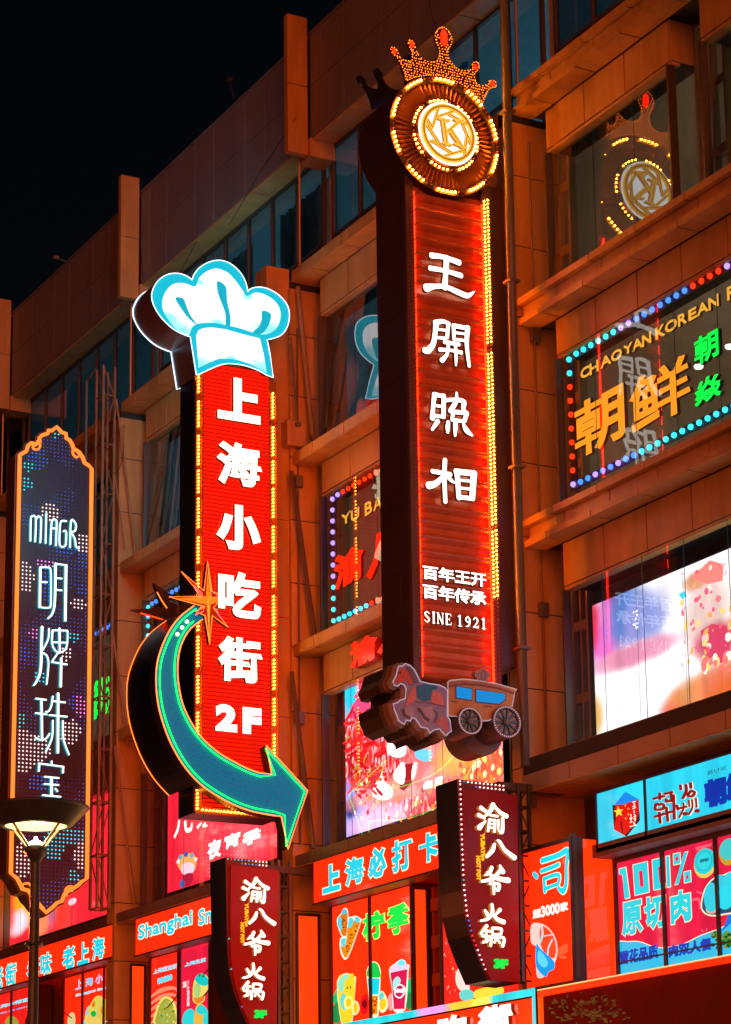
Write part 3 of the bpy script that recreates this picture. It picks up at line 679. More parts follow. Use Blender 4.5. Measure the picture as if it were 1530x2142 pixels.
for q in ([(890, 293), (1028, 316), (1027, 413), (892, 393)], [(1070, 322), (1333, 360), (1331, 411), (1280, 449), (1072, 428)]):
    m = MB(); m.pxpoly(pk, [zh(*p) for p in q], .03, .036, E((10, 130, 205), .9)); m.build('coach_window', cb)
m = MB(); SH = [(1075, 245), (1085, 215), (1062, 195), (1062, 155), (1085, 145), (1100, 150), (1110, 132), (1135, 128), (1155, 145), (1180, 152), (1197, 180), (1190, 215), (1172, 228), (1185, 252)]
m.poly(pk, Hc(SH), -.1, .03, D((.45, .34, .40), .45), None, True); m.tube([pk.w(u, v, .032) for u, v in Hc(SH)], .006, D((.9, .9, .95), .3), 5, True)
m.strokes(pk, zh, [[(1105, 160, 4), (1085, 190, 4), (1105, 235, 4)], [(1135, 140, 4), (1115, 190, 4), (1125, 240, 4)], [(1140, 145, 4), (1160, 190, 4), (1145, 240, 4)]], .03, .034, D((.2, .14, .2), .5)); m.build('shell_finial', HB)
for c, r_ in (((1000, 612), 124), ((1336, 620), 148)):
    cc = pk.uv(*zh(*c)); rr = r_ * hk
    m = MB(); lathe_x(m, pk, cc, [(rr * 1.02, -.55), (rr * 1.02, .09), (rr * .83, .09), (rr * .80, .04), (0, .04)], D((.14, .11, .17), .4), 48)
    wo = m.build('coach_wheel', HB)
    m = MB()
    for j in range(10):
        a = 2 * math.pi * j / 10 + .1; m.stroke(pk, [(cc[0] + rr * .2 * math.cos(a), cc[1] + rr * .2 * math.sin(a), rr * .09), (cc[0] + rr * .8 * math.cos(a), cc[1] + rr * .8 * math.sin(a), rr * .17)], .04, .07, D((.05, .16, .26), .4))
        b = a + .31
        m.poly(pk, [(cc[0] + rr * q * math.cos(b + w_), cc[1] + rr * q * math.sin(b + w_)) for q, w_ in ((.26, 0), (.76, -.17), (.76, .17))], .04, .05, D((.40, .32, .38), .4))
    m.build('spokes', wo); m = MB(); lathe_x(m, pk, cc, [(rr * .24, .04), (rr * .24, .10), (0, .12)], D((.08, .15, .26), .4), 20)
    dots(m, [pk.w(cc[0] + rr * q * math.cos(a * .9 + q * 9), cc[1] + rr * q * math.sin(a * .9 + q * 9), .115) for q in (.06, .12, .18) for a in range(7)], .012, D((.4, .5, .6), .3)); m.build('hub', wo)
    for j in range(38):
        a = 2 * math.pi * j / 38; bulb(wo, pk.w(cc[0] + rr * .925 * math.cos(a), cc[1] + rr * .925 * math.sin(a), .095), .0145, E((225, 195, 200), .55, .3, False))
m = MB(); cc = pk.uv(*zh(1290, 640)); m.poly(pk, [(cc[0] + .44 * math.cos(a * .2244), cc[1] + .44 * math.sin(a * .2244)) for a in range(28)], -1.2, -.6, D((.30, .27, .38), .45), D((.16, .13, .2), .45), True); m.build('rear_wheel', HB)

# ---------------------------------------------------------------- snack street sign with the chef hat
XC = -46.05; ph = PL('x', XC); cL, cR = ph.uv(408, 800)[0], ph.uv(578, 884)[0]; cB = ph.uv(408, 1701)[1]; cT = ph.uv(408, 770)[1]
k1, k2 = ph.uv(424, 1000)[0], ph.uv(562, 1000)[0]
T = thing('snack_street_sign', (XC - .4, cL, cB), 'bright red bulb framed sign with ivory characters under a glowing white chef hat', 'shop sign')
m = MB(); m.box(XC - .76, XC - .02, cL, cR, cB, cT, NAVY); m.build('sign_body', T)
GLD = D((.50, .20, .05), .28, .7, .2, 4); rad = .42
def rrect(u0, u1, v0, v1, r): return [(u0, v0), (u1, v0)] + [(u1 - r + r * math.cos(a), v1 - r + r * math.sin(a)) for a in [math.pi / 2 * i / 8 for i in range(9)]] + [(u0 + r * math.cos(a) + r - r, v1 - r + r * math.sin(a)) if 0 else (u0, v1)]
m = MB(); m.poly(ph, rrect(cL, cR, cB, cT + .25, rad), -.03, .0, GLD)
for a, b in ((cL, cL + .025), (cR - .025, cR)): m.rect(ph, a, b, cB, cT - .3, 0, .05, GLD)
m.rect(ph, cL, cR, cB, cB + .03, 0, .05, GLD); m.rect(ph, k1 - .03, k1, cB + .16, cT - .2, 0, .05, GLD); m.rect(ph, k2, k2 + .03, cB + .16, cT - .4, 0, .05, GLD); m.rect(ph, k1, k2, cB + .13, cB + .16, 0, .05, GLD)
m.build('bulb_channel', T)
RP = E((238, 26, 6), .85, .3); m = MB(); z = cB + .17  # red panel given its own glow for the light of letters and bulbs
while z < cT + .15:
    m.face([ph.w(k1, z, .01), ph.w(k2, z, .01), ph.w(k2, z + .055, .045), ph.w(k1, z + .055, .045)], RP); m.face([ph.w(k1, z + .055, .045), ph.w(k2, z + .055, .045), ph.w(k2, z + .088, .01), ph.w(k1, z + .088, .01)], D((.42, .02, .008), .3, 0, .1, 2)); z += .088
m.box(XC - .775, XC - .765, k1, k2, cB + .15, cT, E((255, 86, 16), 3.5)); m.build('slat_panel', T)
ps = []; z = cB + .1
def litgap(z): return (z * 1.31) % 1.0 < .80 or ((z * 1.31) % 1.0 > .88 and (z * 1.31) % 1.0 < .92)
while z < cT - .1:
    for u in ((cL + k1 - .02) / 2, (cR + k2 + .02) / 2):
        if litgap(z + (.3 if u > k1 else 0)): ps.append(ph.w(u, z, .03))
    z += .078
u = cL + .2
while u < cR - .1: ps.append(ph.w(u, cB + .08, .03)); u += .082
bulbs(T, ps, .021, WARMC, WARMD)
BOLD = .055; pht = PL('x', XC + .16)
for c, LL, UR in (('上', (456, 874), (545, 799)), ('海', (456, 1009), (545, 934)), ('小', (455, 1145), (545, 1063)), ('吃', (457, 1286), (546, 1203)), ('街', (458, 1422), (546, 1339))):
    m = MB(); text(m, pht, c, pbox(pht, LL, UR), BOLD if c in '上小' else .042, -.10, 0, IVORY, SIDE); m.build('character', T)
m = MB(); text(m, pht, '2', pbox(pht, (453, 1527), (498, 1475)), .05, -.10, -.04, WHITE, SIDE); m.build('floor_number', T); m = MB(); text(m, pht, 'F', pbox(pht, (510, 1533), (549, 1482)), .05, -.10, -.04, WHITE, SIDE); m.build('floor_number', T)
pm = PL('x', XC - .25); u1_, z1_ = pm.uv(605, 563); m = MB()
z = cB + .1
while z < z1_ - .1:
    e = min(z + 2.2, z1_); m.box(XC - .8, XC - .25, cR - .1, u1_, z, e - .012, PANEL); z = e
m.build('mounting_box', T)
# chef hat
pt = PL('x', XC + .12); zc3 = Z(260, 520, 3.57)
H1 = smooth([(495, 660), (400, 620), (330, 570), (258, 490), (213, 400), (211, 325), (250, 250), (312, 204), (382, 190), (450, 204), (508, 240)], 4, False) + smooth([(518, 205), (560, 150), (630, 108), (710, 93), (790, 118), (860, 180), (900, 250), (920, 328)], 4, False) + smooth([(935, 312), (965, 298), (1025, 294), (1092, 315), (1160, 360), (1215, 430), (1228, 510), (1210, 590), (1160, 650), (1062, 682)], 4, False) + [(1085, 800), (1108, 965)] + smooth([(1060, 942), (1000, 908), (900, 872), (800, 858), (730, 863), (650, 893), (540, 945)], 3, False)
hat = [pt.uv(*zc3(*p)) for p in H1]
HT = MB(); HT.poly(pt, hat, -1.0, .0, E((22, 182, 208), .95), D((.16, .12, .17), .35, .1, .15, 1.2), True); HT.poly(PL('x', XC - .89), hat, 0, -.004, E((90, 205, 232), 12)); HT = HT.build('chef_hat', T)
hb = lambda x, y, r, c=(120, 215, 232): pt.uv(*zc3(x, y)) + (r * pt.per(*zc3(x, y)) / 3.57 * 1.8, r * pt.per(*zc3(x, y)) / 3.57, c, 1.3)
HATW = picture('hat_glow', (246, 251, 252), [hb(400, 610, 60), hb(330, 520, 40), hb(1080, 610, 60), hb(700, 560, 30), hb(560, 250, 24), hb(920, 360, 26)], 1.35, pt, gloss=.3)
HATB = picture('hat_glow', (246, 251, 252), [hb(560, 870, 60), hb(1050, 900, 60), hb(800, 830, 26)], 1.3, pt, gloss=.3)
m = MB()
for pts in ([(440, 640), (370, 583), (300, 480), (285, 400), (312, 320), (370, 265), (450, 260), (530, 285), (560, 220), (620, 170), (690, 150), (770, 180), (830, 240), (880, 310), (915, 355), (980, 330), (1050, 345), (1120, 390), (1160, 450), (1165, 520), (1140, 590), (1090, 630), (1030, 640), (960, 625), (870, 595), (780, 575), (680, 555), (580, 555), (530, 568), (500, 600), (485, 645)],):
    m.pxpoly(pt, [zc3(*p) for p in smooth(pts, 3)], 0, .012, HATW)
m.pxpoly(pt, [zc3(*p) for p in [(538, 650), (556, 612), (590, 596), (650, 590), (760, 605), (880, 640), (1012, 672), (1040, 790), (1064, 928)] + smooth([(1000, 893), (940, 862), (850, 832), (740, 820), (680, 832), (556, 890)], 3, False)], 0, .014, HATB)
m.build('hat_glow_panel', HT)
for q in ([(380, 370), (438, 375), (462, 430), (492, 500), (540, 570), (480, 522), (418, 440)], [(694, 245), (757, 287), (766, 390), (792, 520), (785, 585), (758, 572), (752, 480), (714, 380), (694, 310)], [(1030, 465), (1092, 490), (1086, 550), (1052, 615), (1010, 642), (958, 628), (1005, 582), (1024, 530)]):
    m = MB(); m.pxpoly(pt, [zc3(*p) for p in smooth(q, 3)], .012, .024, E((22, 178, 204), .85)); m.build('pleat', HT)
m = MB(); OUT = E((215, 240, 255), 1.6); m.tube([pt.w(u, v, .02) for u, v in grow(hat, .012)], .011, OUT, 6, True); m.tube([pt.w(u, v, -1.0) for u, v in grow(hat, .014)], .012, OUT, 6, True); m.build('neon_outline', HT)
# arrow and starburst
TEAL = E((0, 98, 138), .78, .31); TEAL.node_tree.nodes['Principled BSDF'].inputs['Base Color'].default_value = (.0, .12, .16, 1)  # arrow face glows faintly, standing in for bluish light falling on it
A = thing('neon_arrow', tuple(ph.w(*ph.uv(408, 1640), .3)), 'curved teal neon arrow with an orange starburst, pointing across the red snack sign', 'neon arrow')
pa = PL('x', XC + .42); zar = Z(240, 1100, 2.975)
AO = smooth([(520, 480), (470, 515), (400, 572), (335, 660), (286, 770), (262, 860), (255, 960), (261, 1060), (280, 1165), (320, 1290), (370, 1400), (440, 1510), (525, 1603), (620, 1672), (740, 1737), (870, 1782), (1035, 1810)], 3, False) + [(1075, 2012), (1197, 1650), (940, 1368), (975, 1546)] + smooth([(900, 1540), (830, 1515), (740, 1470), (640, 1410), (540, 1320), (470, 1220), (420, 1110), (396, 1000), (388, 900), (396, 800), (420, 720), (470, 640), (560, 572)], 3, False)
ao = [pa.uv(*zar(*p)) for p in AO]
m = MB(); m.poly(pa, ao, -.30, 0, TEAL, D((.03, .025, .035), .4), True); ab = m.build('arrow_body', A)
rear = smooth([(505, 490), (470, 515), (400, 572), (335, 660), (286, 770), (262, 860), (255, 960), (261, 1060), (280, 1165), (320, 1290), (370, 1400), (440, 1510), (525, 1603)], 3, False); rin = smooth([(545, 1560), (470, 1450), (410, 1330), (370, 1200), (350, 1080), (345, 960), (350, 850), (375, 760), (420, 680), (500, 590)], 3, False)
m = MB(); m.pxpoly(pa, [zar(*p) for p in rear + rin], -1.5, -.3, D((.006, .012, .060), .35, .1, .3, 1.5), D((.006, .012, .060), .35, .1, .3, 1.5), True); m.build('arrow_side', A)
m = MB(); m.tube([pa.w(u, v, .03) for u, v in grow(ao, .004)], .013, NEONO, 6, True); m.tube([pa.w(*pa.uv(*zar(*p)), -1.5) for p in rear], .012, NEONO, 6); m.build('orange_neon', A)
m = MB(); inn = grow(ao, -.075); m.tube([pa.w(u, v, .045) for u, v in inn[2:-2]], .013, NEONG, 6)
m.build('green_neon', A)
sk = []
y = 1080
while y < 1960:
    x = 260 + (18 if int(y / 34) % 2 else 0)
    while x < 1190:
        q = pa.uv(*zar(x, y + (x - 260) * .18)); 
        if inside(q, grow(ao, -.12)): sk.append(pa.w(q[0], q[1], .012))
        x += 46
    y += 34
bulbs(A, sk, .016, D((.10, .22, .26), .25)); 
for q in ((388, 676), (417, 634), (447, 598)): bulb(A, pa.w(*pa.uv(*zar(*q)), .03), .042, E((225, 240, 160), 3))
ST = [(575, 222), (602, 410), (642, 425), (642, 478), (612, 510), (702, 632), (605, 560), (588, 738), (560, 560), (500, 535), (560, 505), (335, 443), (540, 440), (412, 287), (553, 405)]
ps_ = PL('x', XC + .55); st_ = [ps_.uv(*zar(*p)) for p in ST]
SB = MB(); SB.poly(ps_, st_, -.10, 0, D((.30, .05, .02), .4), D((.04, .02, .02), .5), True); SB = SB.build('starburst', A)
m = MB(); m.pxpoly(ps_, [zar(*p) for p in [(578, 300), (592, 440), (640, 446), (640, 474), (596, 490), (588, 640), (572, 490), (400, 452), (570, 440)]], 0, .012, E((240, 120, 25), 1.1)); m.build('star_core', SB)
m = MB(); m.tube([ps_.w(u, v, .03) for u, v in st_], .010, NEONO, 6, True); m.tube([ps_.w(*ps_.uv(*zar(*p)), .035) for p in [(578, 240), (595, 440), (578, 470), (585, 720)]], .008, NEONO, 6); m.build('orange_neon', SB)
for L_ in ([(490, 372), (540, 420), (548, 440), (528, 446), (490, 380)], [(500, 555), (535, 505), (555, 515), (548, 535), (498, 558)], [(612, 420), (632, 420), (636, 448), (618, 446)], [(618, 520), (634, 520), (638, 548), (672, 590)]):
    m = MB(); m.tube([ps_.w(*ps_.uv(*zar(*p)), .03) for p in L_], .008, NEONP, 6); m.build('pink_neon', SB)
RS = [(232, 362), (335, 430), (330, 480), (470, 520), (420, 560), (300, 590), (90, 528), (290, 515)]
prs = PL('x', XC - 1.1)
m = MB(); m.pxpoly(prs, [zar(*p) for p in RS], 0, .1, NAVY, None, True)
m.tube([prs.w(*prs.uv(*zar(*p)), .12) for p in [(250, 420), (275, 465), (312, 520)]], .010, NEONO, 6); m.tube([prs.w(*prs.uv(*zar(*p)), .12) for p in [(150, 552), (285, 590)]], .010, NEONR, 6)
m.build('rear_starburst', A)

# ---------------------------------------------------------------- jewellery sign with the LED dot field
XM = -55.2; pj = PL('x', XM); zm1 = Z(0, 880, 4.118); zm2 = Z(0, 1350, 3.569)
TOP = [(155, 312), (158, 288), (215, 255), (228, 210), (262, 182), (308, 190), (328, 180), (325, 145), (350, 118), (402, 100), (408, 74), (440, 76), (487, 42), (535, 90), (577, 106), (580, 145), (608, 162), (632, 200), (640, 232), (690, 265), (722, 312), (738, 358), (768, 376), (802, 418)]
BOT = [(660, 1742), (612, 1778), (590, 1802), (560, 1822), (525, 1838), (490, 1866), (470, 1920), (430, 1935), (402, 1965), (345, 2008), (310, 1975), (290, 1955), (258, 1912), (230, 1884), (205, 1842), (160, 1830), (140, 1792), (118, 1748), (68, 1702)]
fr = [pj.uv(*zm1(*p)) for p in TOP] + [pj.uv(*zm2(*p)) for p in BOT]
T = thing('jewellery_sign', (XM - .3, fr[0][0], min(p[1] for p in fr)), 'tall dark sign with ornate orange outline, coloured LED dots and thin white art deco characters', 'shop sign')
m = MB(); m.poly(pj, fr, -.55, 0, D((.045, .032, .050), .35), D((.10, .05, .05), .4), True); m.poly(pj, grow(fr, .05), -.60, -.05, D((.12, .05, .03), .45), D((.10, .055, .06), .45), True); m.build('sign_body', T)
m = MB(); OUTL = E((255, 130, 50), 1.25); n = len(fr); inn = grow(fr, -.085)
for i in range(n):
    a, b, c, d = fr[i], fr[(i + 1) % n], inn[(i + 1) % n], inn[i]; m.face([pj.w(*a, .05), pj.w(*b, .05), pj.w(*c, .05), pj.w(*d, .05)][::-1], OUTL); m.face([pj.w(*a, .05), pj.w(*b, .05), pj.w(*b, -.02), pj.w(*a, -.02)], OUTL); m.face([pj.w(*d, .05), pj.w(*c, .05), pj.w(*c, 0), pj.w(*d, 0)], OUTL)
for zz, L_ in ((zm1, [(320, 175), (345, 215), (325, 250), (290, 245), (283, 222), (305, 215)]), (zm1, [(632, 215), (625, 280), (655, 318), (685, 300), (672, 280)]), (zm2, [(158, 1822), (170, 1785), (215, 1780), (238, 1815), (225, 1850), (205, 1835)]), (zm2, [(535, 1835), (545, 1808), (515, 1800), (488, 1825), (495, 1868)])):
    m.strokes(pj, zz, [[p + (15,) for p in L_]], .0, .05, OUTL)
m.build('neon_border', T)
ARTD = E((225, 250, 238), 1.7); ARTS = E((25, 165, 175), .9)
M1 = [[(265, 1035), (268, 850), (283, 820), (305, 825), (312, 860), (306, 1042)], [(312, 855), (328, 825), (350, 832), (358, 865), (350, 1050)], [(402, 798), (395, 1055)], [(437, 1065), (447, 880), (462, 850), (482, 855), (490, 880), (484, 1075)], [(447, 925), (486, 930)], [(575, 866), (545, 862), (522, 885), (514, 1045), (530, 1084), (558, 1082), (570, 1055), (572, 955), (548, 952)], [(606, 1092), (613, 870), (642, 868), (658, 905), (648, 950), (620, 962), (648, 1020), (656, 1080), (682, 1100)]]
def wd(L_, w_): return [[p + (w_,) if len(p) == 2 else p for p in s_] for s_ in L_]
def thin(zz, L_, w_, name):
    m = MB(); q = wd(L_, w_); m.strokes(PL('x', XM + .11), zz, q, -.08, 0, ARTD, ARTS); m.build(name, T)
thin(zm1, M1, 13, 'lettering')
thin(zm1, [[(350, 1262, 20), (345, 1605, 20)], [(350, 1264), (412, 1264), (440, 1300), (440, 1575), (420, 1610), (345, 1606)], [(365, 1388), (408, 1392)], [(485, 1232), (578, 1245)], [(482, 1230, 20), (475, 1545, 18), (456, 1655, 16), (416, 1704, 12)], [(571, 1245, 22), (565, 1722, 20)], [(490, 1355), (535, 1360)], [(490, 1456), (535, 1462)]], 12, 'character')
zq = lambda x, y: zm1(x, y)
thin(zm1, [[(365, 1775, 22), (360, 1950, 20), (352, 2150, 20), (318, 2245, 16), (292, 2280, 12)], [(425, 1790), (418, 1880), (372, 1975)], [(372, 1998), (410, 2030), (420, 2110), (405, 2270)], [(515, 1788, 18), (518, 2000, 16)], [(452, 1805), (585, 1808)], [(455, 1805, 16), (452, 1920), (480, 1980), (518, 1995), (560, 1975), (582, 1920), (584, 1808)], [(455, 1908), (580, 1912)], [(505, 1995), (450, 2075)], [(448, 2078), (580, 2100)], [(530, 2045, 18), (525, 2290, 20)]], 12, 'character')
thin(zm2, [[(270, 396), (348, 406)], [(268, 505), (352, 515)], [(312, 402, 16), (316, 690, 16)], [(268, 690), (310, 706), (350, 692), (372, 658)], [(396, 380), (386, 450), (366, 490), (344, 496)], [(390, 414), (490, 426)], [(436, 358, 18), (434, 800, 18)], [(370, 520), (502, 532)], [(396, 560), (390, 690), (345, 792)], [(470, 562), (476, 700), (517, 816)]], 11, 'character')
thin(zm2, [[(290, 880), (478, 906)], [(296, 884, 14), (292, 938, 14)], [(474, 906, 14), (472, 950, 14)], [(388, 864), (388, 888)], [(335, 980), (442, 990)], [(386, 985, 18), (388, 1120, 18)], [(332, 1034), (440, 1042)], [(320, 1118), (455, 1130)], [(415, 1068), (432, 1090)]], 11, 'character')
WH, CY, BL, PK, DB = E((255, 222, 222), 1.4, .3, False), E((25, 205, 225), 1.5, .3, False), E((40, 95, 215), 1.6, .3, False), E((225, 130, 220), 1.6, .3, False), E((30, 60, 150), .9, .3, False)
zones = [(zm1, (430, 790), 95, 80, 'W'), (zm1, (715, 1060), 60, 85, 'W'), (zm1, (215, 1345), 85, 135, 'W'), (zm1, (385, 1230), 90, 45, 'P'), (zm1, (680, 1580), 70, 55, 'W'), (zm1, (290, 1830), 45, 60, 'P'), (zm1, (570, 1985), 60, 60, 'W'), (zm1, (640, 1870), 45, 50, 'C'), (zm1, (235, 395), 50, 45, 'C'), (zm1, (330, 330), 90, 90, 'B'), (zm1, (215, 540), 70, 60, 'C'), (zm1, (560, 1110), 100, 45, 'B'), (zm1, (715, 1200), 60, 70, 'B'), (zm1, (480, 130), 30, 25, 'C'), (zm1, (390, 1420), 60, 150, 'B'), (zm1, (705, 1460), 60, 50, 'B'),
 (zm2, (300, 230), 55, 50, 'C'), (zm2, (150, 555), 55, 55, 'C'), (zm2, (180, 790), 110, 170, 'W'), (zm2, (290, 770), 90, 100, 'W'), (zm2, (520, 650), 85, 100, 'W'), (zm2, (600, 450), 45, 90, 'P'), (zm2, (560, 420), 60, 60, 'B'), (zm2, (320, 1030), 130, 60, 'B'), (zm2, (160, 1600), 85, 130, 'W'), (zm2, (595, 1580), 45, 110, 'W'), (zm2, (550, 1720), 50, 45, 'C'), (zm2, (520, 1420), 120, 60, 'C'), (zm2, (400, 1500), 90, 110, 'C'), (zm2, (160, 60), 70, 60, 'B'), (zm2, (500, 60), 40, 60, 'W'), (zm2, (370, 1940), 60, 25, 'B')]
zs = []
for zz, c, rx, ry, k in zones:
    cc = pj.uv(*zz(*c)); q = pj.per(*zz(*c)) * abs(zz(0, 1)[1] - zz(0, 0)[1]); zs.append((cc, rx * q, ry * q, k))
sets = {k: [] for k in 'WCBPD'}
from mathutils import noise
inn2 = grow(fr, -.12); v = min(p[1] for p in fr); row = 0
while v < max(p[1] for p in fr):
    u = min(p[0] for p in fr); row += 1
    while u < max(p[0] for p in fr):
        if inside((u, v), inn2):
            kk = None
            for cc, ru, rv, k in zs:
                if ((u - cc[0]) / ru) ** 2 + ((v - cc[1]) / rv) ** 2 < 1 + .25 * noise.noise(Vector((u * 5, v * 5, 1))): kk = k; break
            nz = noise.noise(Vector((u * .9, v * .7, 3.1)))
            if kk is None: kk = 'B2' if nz > .05 else 'D' if nz > -.28 else None
            if kk: sets.setdefault(kk, []).append(pj.w(u, v, .012))
        u += .098
    v += .098
m = MB()
for k, mt, r_ in (('W', WH, .026), ('C', CY, .025), ('B', BL, .022), ('P', PK, .024), ('B2', BL, .0135), ('D', DB, .012)): dots(m, sets.get(k, []), r_, mt)
m.build('led_dots', T, True)

# ---------------------------------------------------------------- the two hot pot blade signs
XS = -36.3; pv_ = PL('x', XS); zv = Z(600, 1550, 2.887)
def hotpot(label):
    hdr = [(1030, 232), (1314, 262), (1318, 345), (1060, 300)]
    FR = [(1030, 230), (1045, 600), (1052, 800), (1057, 900), (1072, 1040), (1105, 1175), (1155, 1310), (1215, 1447), (1398, 1466), (1384, 330), (1320, 322), (1314, 264)]
    q = [pv_.uv(*zv(*p)) for p in FR]; z0 = min(p[1] for p in q)
    T = thing('hot_pot_sign', (XS - .35, q[-1][0], z0), label, 'blade sign', 'maroon hot pot blade signs')
    m = MB(); m.poly(pv_, q, -.75, 0, D((.20, .012, .016), .35), D((.008, .018, .085), .35), True); m.build('sign_body', T)
    pn = [(1062, 292), (1384, 330), (1398, 1462), (1225, 1444), (1168, 1305), (1120, 1175), (1088, 1040), (1074, 900), (1066, 600)]
    m = MB(); m.pxpoly(pv_, [zv(*p) for p in pn], 0, .05, MAROON); m.build('face_panel', T)
    C = {'渝': [[(1172, 402, 26), (1208, 428, 18)], [(1158, 445, 24), (1196, 466, 16)], [(1163, 524, 34), (1202, 482, 10)], [(1248, 382, 28), (1228, 425, 24), (1192, 458, 10)], [(1252, 390, 16), (1290, 432, 24), (1330, 455, 28)], [(1228, 447, 14), (1275, 455, 14)], [(1225, 478, 18), (1216, 545, 16)], [(1222, 475, 14), (1258, 480, 14)], [(1258, 477, 18), (1254, 548, 18)], [(1224, 500, 10), (1254, 503, 10)], [(1221, 522, 10), (1254, 526, 10)], [(1278, 478, 16), (1276, 528, 14)], [(1304, 468, 20), (1300, 550, 24), (1276, 538, 8)]],
         '八': [[(1256, 622, 18), (1244, 660, 26), (1208, 700, 18)], [(1274, 600, 14), (1290, 612, 20), (1318, 658, 24), (1378, 706, 32)]],
         '爷': [[(1240, 762, 22), (1228, 790, 22), (1198, 812, 10)], [(1288, 752, 14), (1308, 792, 30)], [(1296, 772, 20), (1250, 828, 24), (1178, 848, 16)], [(1212, 792, 14), (1262, 826, 24), (1342, 842, 32)], [(1225, 862, 14), (1282, 864, 18), (1276, 900, 24), (1262, 890, 8)], [(1250, 856, 22), (1252, 925, 14)]],
         '火': [[(1198, 1022, 16), (1216, 1052, 24)], [(1290, 1018, 24), (1262, 1050, 12)], [(1240, 985, 18), (1242, 1036, 24), (1214, 1074, 20), (1172, 1086, 12)], [(1246, 1044, 16), (1272, 1076, 24), (1314, 1094, 28)]],
         '锅': [[(1210, 1115, 22), (1172, 1164, 14)], [(1200, 1143, 14), (1228, 1150, 14)], [(1180, 1176, 16), (1228, 1182, 16)], [(1206, 1150, 18), (1206, 1215, 16)], [(1186, 1216, 16), (1230, 1198, 10)], [(1242, 1130, 16), (1296, 1136, 18), (1292, 1168, 16)], [(1242, 1130, 16), (1244, 1168, 14)], [(1244, 1166, 14), (1294, 1170, 14)], [(1236, 1182, 18), (1232, 1238, 16)], [(1236, 1184, 16), (1310, 1190, 18), (1304, 1240, 20)], [(1270, 1184, 14), (1254, 1218, 14)], [(1272, 1198, 12), (1288, 1220, 14)]]}
    for k, st in C.items():
        m = MB(); m.strokes(PL('x', XS + .13), zv, st, -.07, 0, E((255, 246, 226), 1.9), E((190, 130, 50), .6)); m.build('character', T)
    m = MB(); a = pv_.uv(*zv(1240, 1376)); b = pv_.uv(*zv(1320, 1322)); text(m, pv_, '3F', (a[0], a[1], b[0], b[1]), .013, .06, .10, E((20, 215, 70), 1.1)); m.build('floor_number', T)
    YL = E((240, 180, 30), 1.0); m = MB()
    a = pv_.uv(*zv(1163, 706)); b = pv_.uv(*zv(1184, 562)); text(m, pv_, 'YUBAYE', (a[0], a[1], b[0], b[1]), .006, .055, .075, YL, None, True); m.ell(pv_, pv_.uv(*zv(1173, 718)), .026, .026, .055, .075, YL)
    a = pv_.uv(*zv(1137, 846)); b = pv_.uv(*zv(1158, 698)); text(m, pv_, 'HOT POT', (a[0], a[1], b[0], b[1]), .006, .055, .075, YL, None, True); m.build('lettering', T)
    ed = [(1042, 262), (1052, 600), (1060, 800), (1066, 900), (1082, 1040), (1112, 1170), (1160, 1295), (1205, 1400)]
    eq = [pv_.uv(*zv(*p)) for p in ed]; pts = []
    acc = 0
    for a, b in zip(eq, eq[1:]):
        L_ = math.dist(a, b)
        while acc < L_: t = acc / L_; pts.append((a[0] + (b[0] - a[0]) * t + .012, a[1] + (b[1] - a[1]) * t)); acc += .088
        acc -= L_
    a, b = pv_.uv(*zv(1044, 244)), pv_.uv(*zv(1306, 272))
    hd = [(a[0] + (b[0] - a[0]) * i / 11, a[1] + (b[1] - a[1]) * i / 11 - .022 * 0 - .07 * r_) for r_ in range(2) for i in range(0 if not r_ else 4, 12)]
    return T, pts, hd
def hp_copy(T, dx, dy, dz, label):
    c = T.copy(); S.collection.objects.link(c); c.location = T.location + Vector((dx, dy, dz)); c['label'] = label; WLOC[c.name] = tuple(c.location)
    for ch in list(T.children):
        d = ch.copy(); S.collection.objects.link(d); d.parent = c
    return c
HR, hpts, hhd = hotpot('maroon hot pot sign edged with lit pink bulbs, under the horse and coach')
pL = PL('x', -45.4); a = pL.uv(472, 1793); b = pv_.uv(*zv(1030, 230)); c2 = pL.uv(577, 1825); d2 = pv_.uv(*zv(1384, 330))
HL = hp_copy(HR, -45.4 - XS, a[0] - b[0], a[1] - b[1], 'maroon hot pot sign with its edge bulbs dark, below the teal arrow tip')
BP = [E((255, 205, 195), 2.6), E((255, 60, 60), 1.6), E((30, 120, 220), 1.3), E((20, 200, 190), 1.3), E((235, 235, 255), 2.2)]; BOFF = D((.22, .03, .03), .3)
for T, off, lit in ((HR, (0, 0, 0), True), (HL, (-45.4 - XS, a[0] - b[0], a[1] - b[1]), False)):
    for i, q in enumerate(hpts):
        mt = (BP[0] if i < len(hpts) * .55 else (BP[0], BP[2], BP[1], BP[4])[(i // 3) % 4]) if lit else (BP[2] if i == 34 else BP[3] if i in (18, 25) else BOFF)
        if lit and i in (19,): mt = BP[3]
        bulb(T, Vector(pv_.w(q[0], q[1], .02)) + Vector(off), .0165 if mt is not BOFF else .012, mt)
    for i, q in enumerate(hhd):
        mt = (BP[0] if i not in (1, 12) else BP[2]) if lit else (BP[3], BP[1], BP[3], BP[3], BP[3], BP[2], BP[3], BP[3], BP[4], BP[0], BP[0], BP[0], BP[2], BP[3], BP[2], BP[3], BP[2], BP[0], BP[0], BP[0])[i % 20]
        bulb(T, Vector(pv_.w(q[0], q[1], .02)) + Vector(off), .0165, mt)

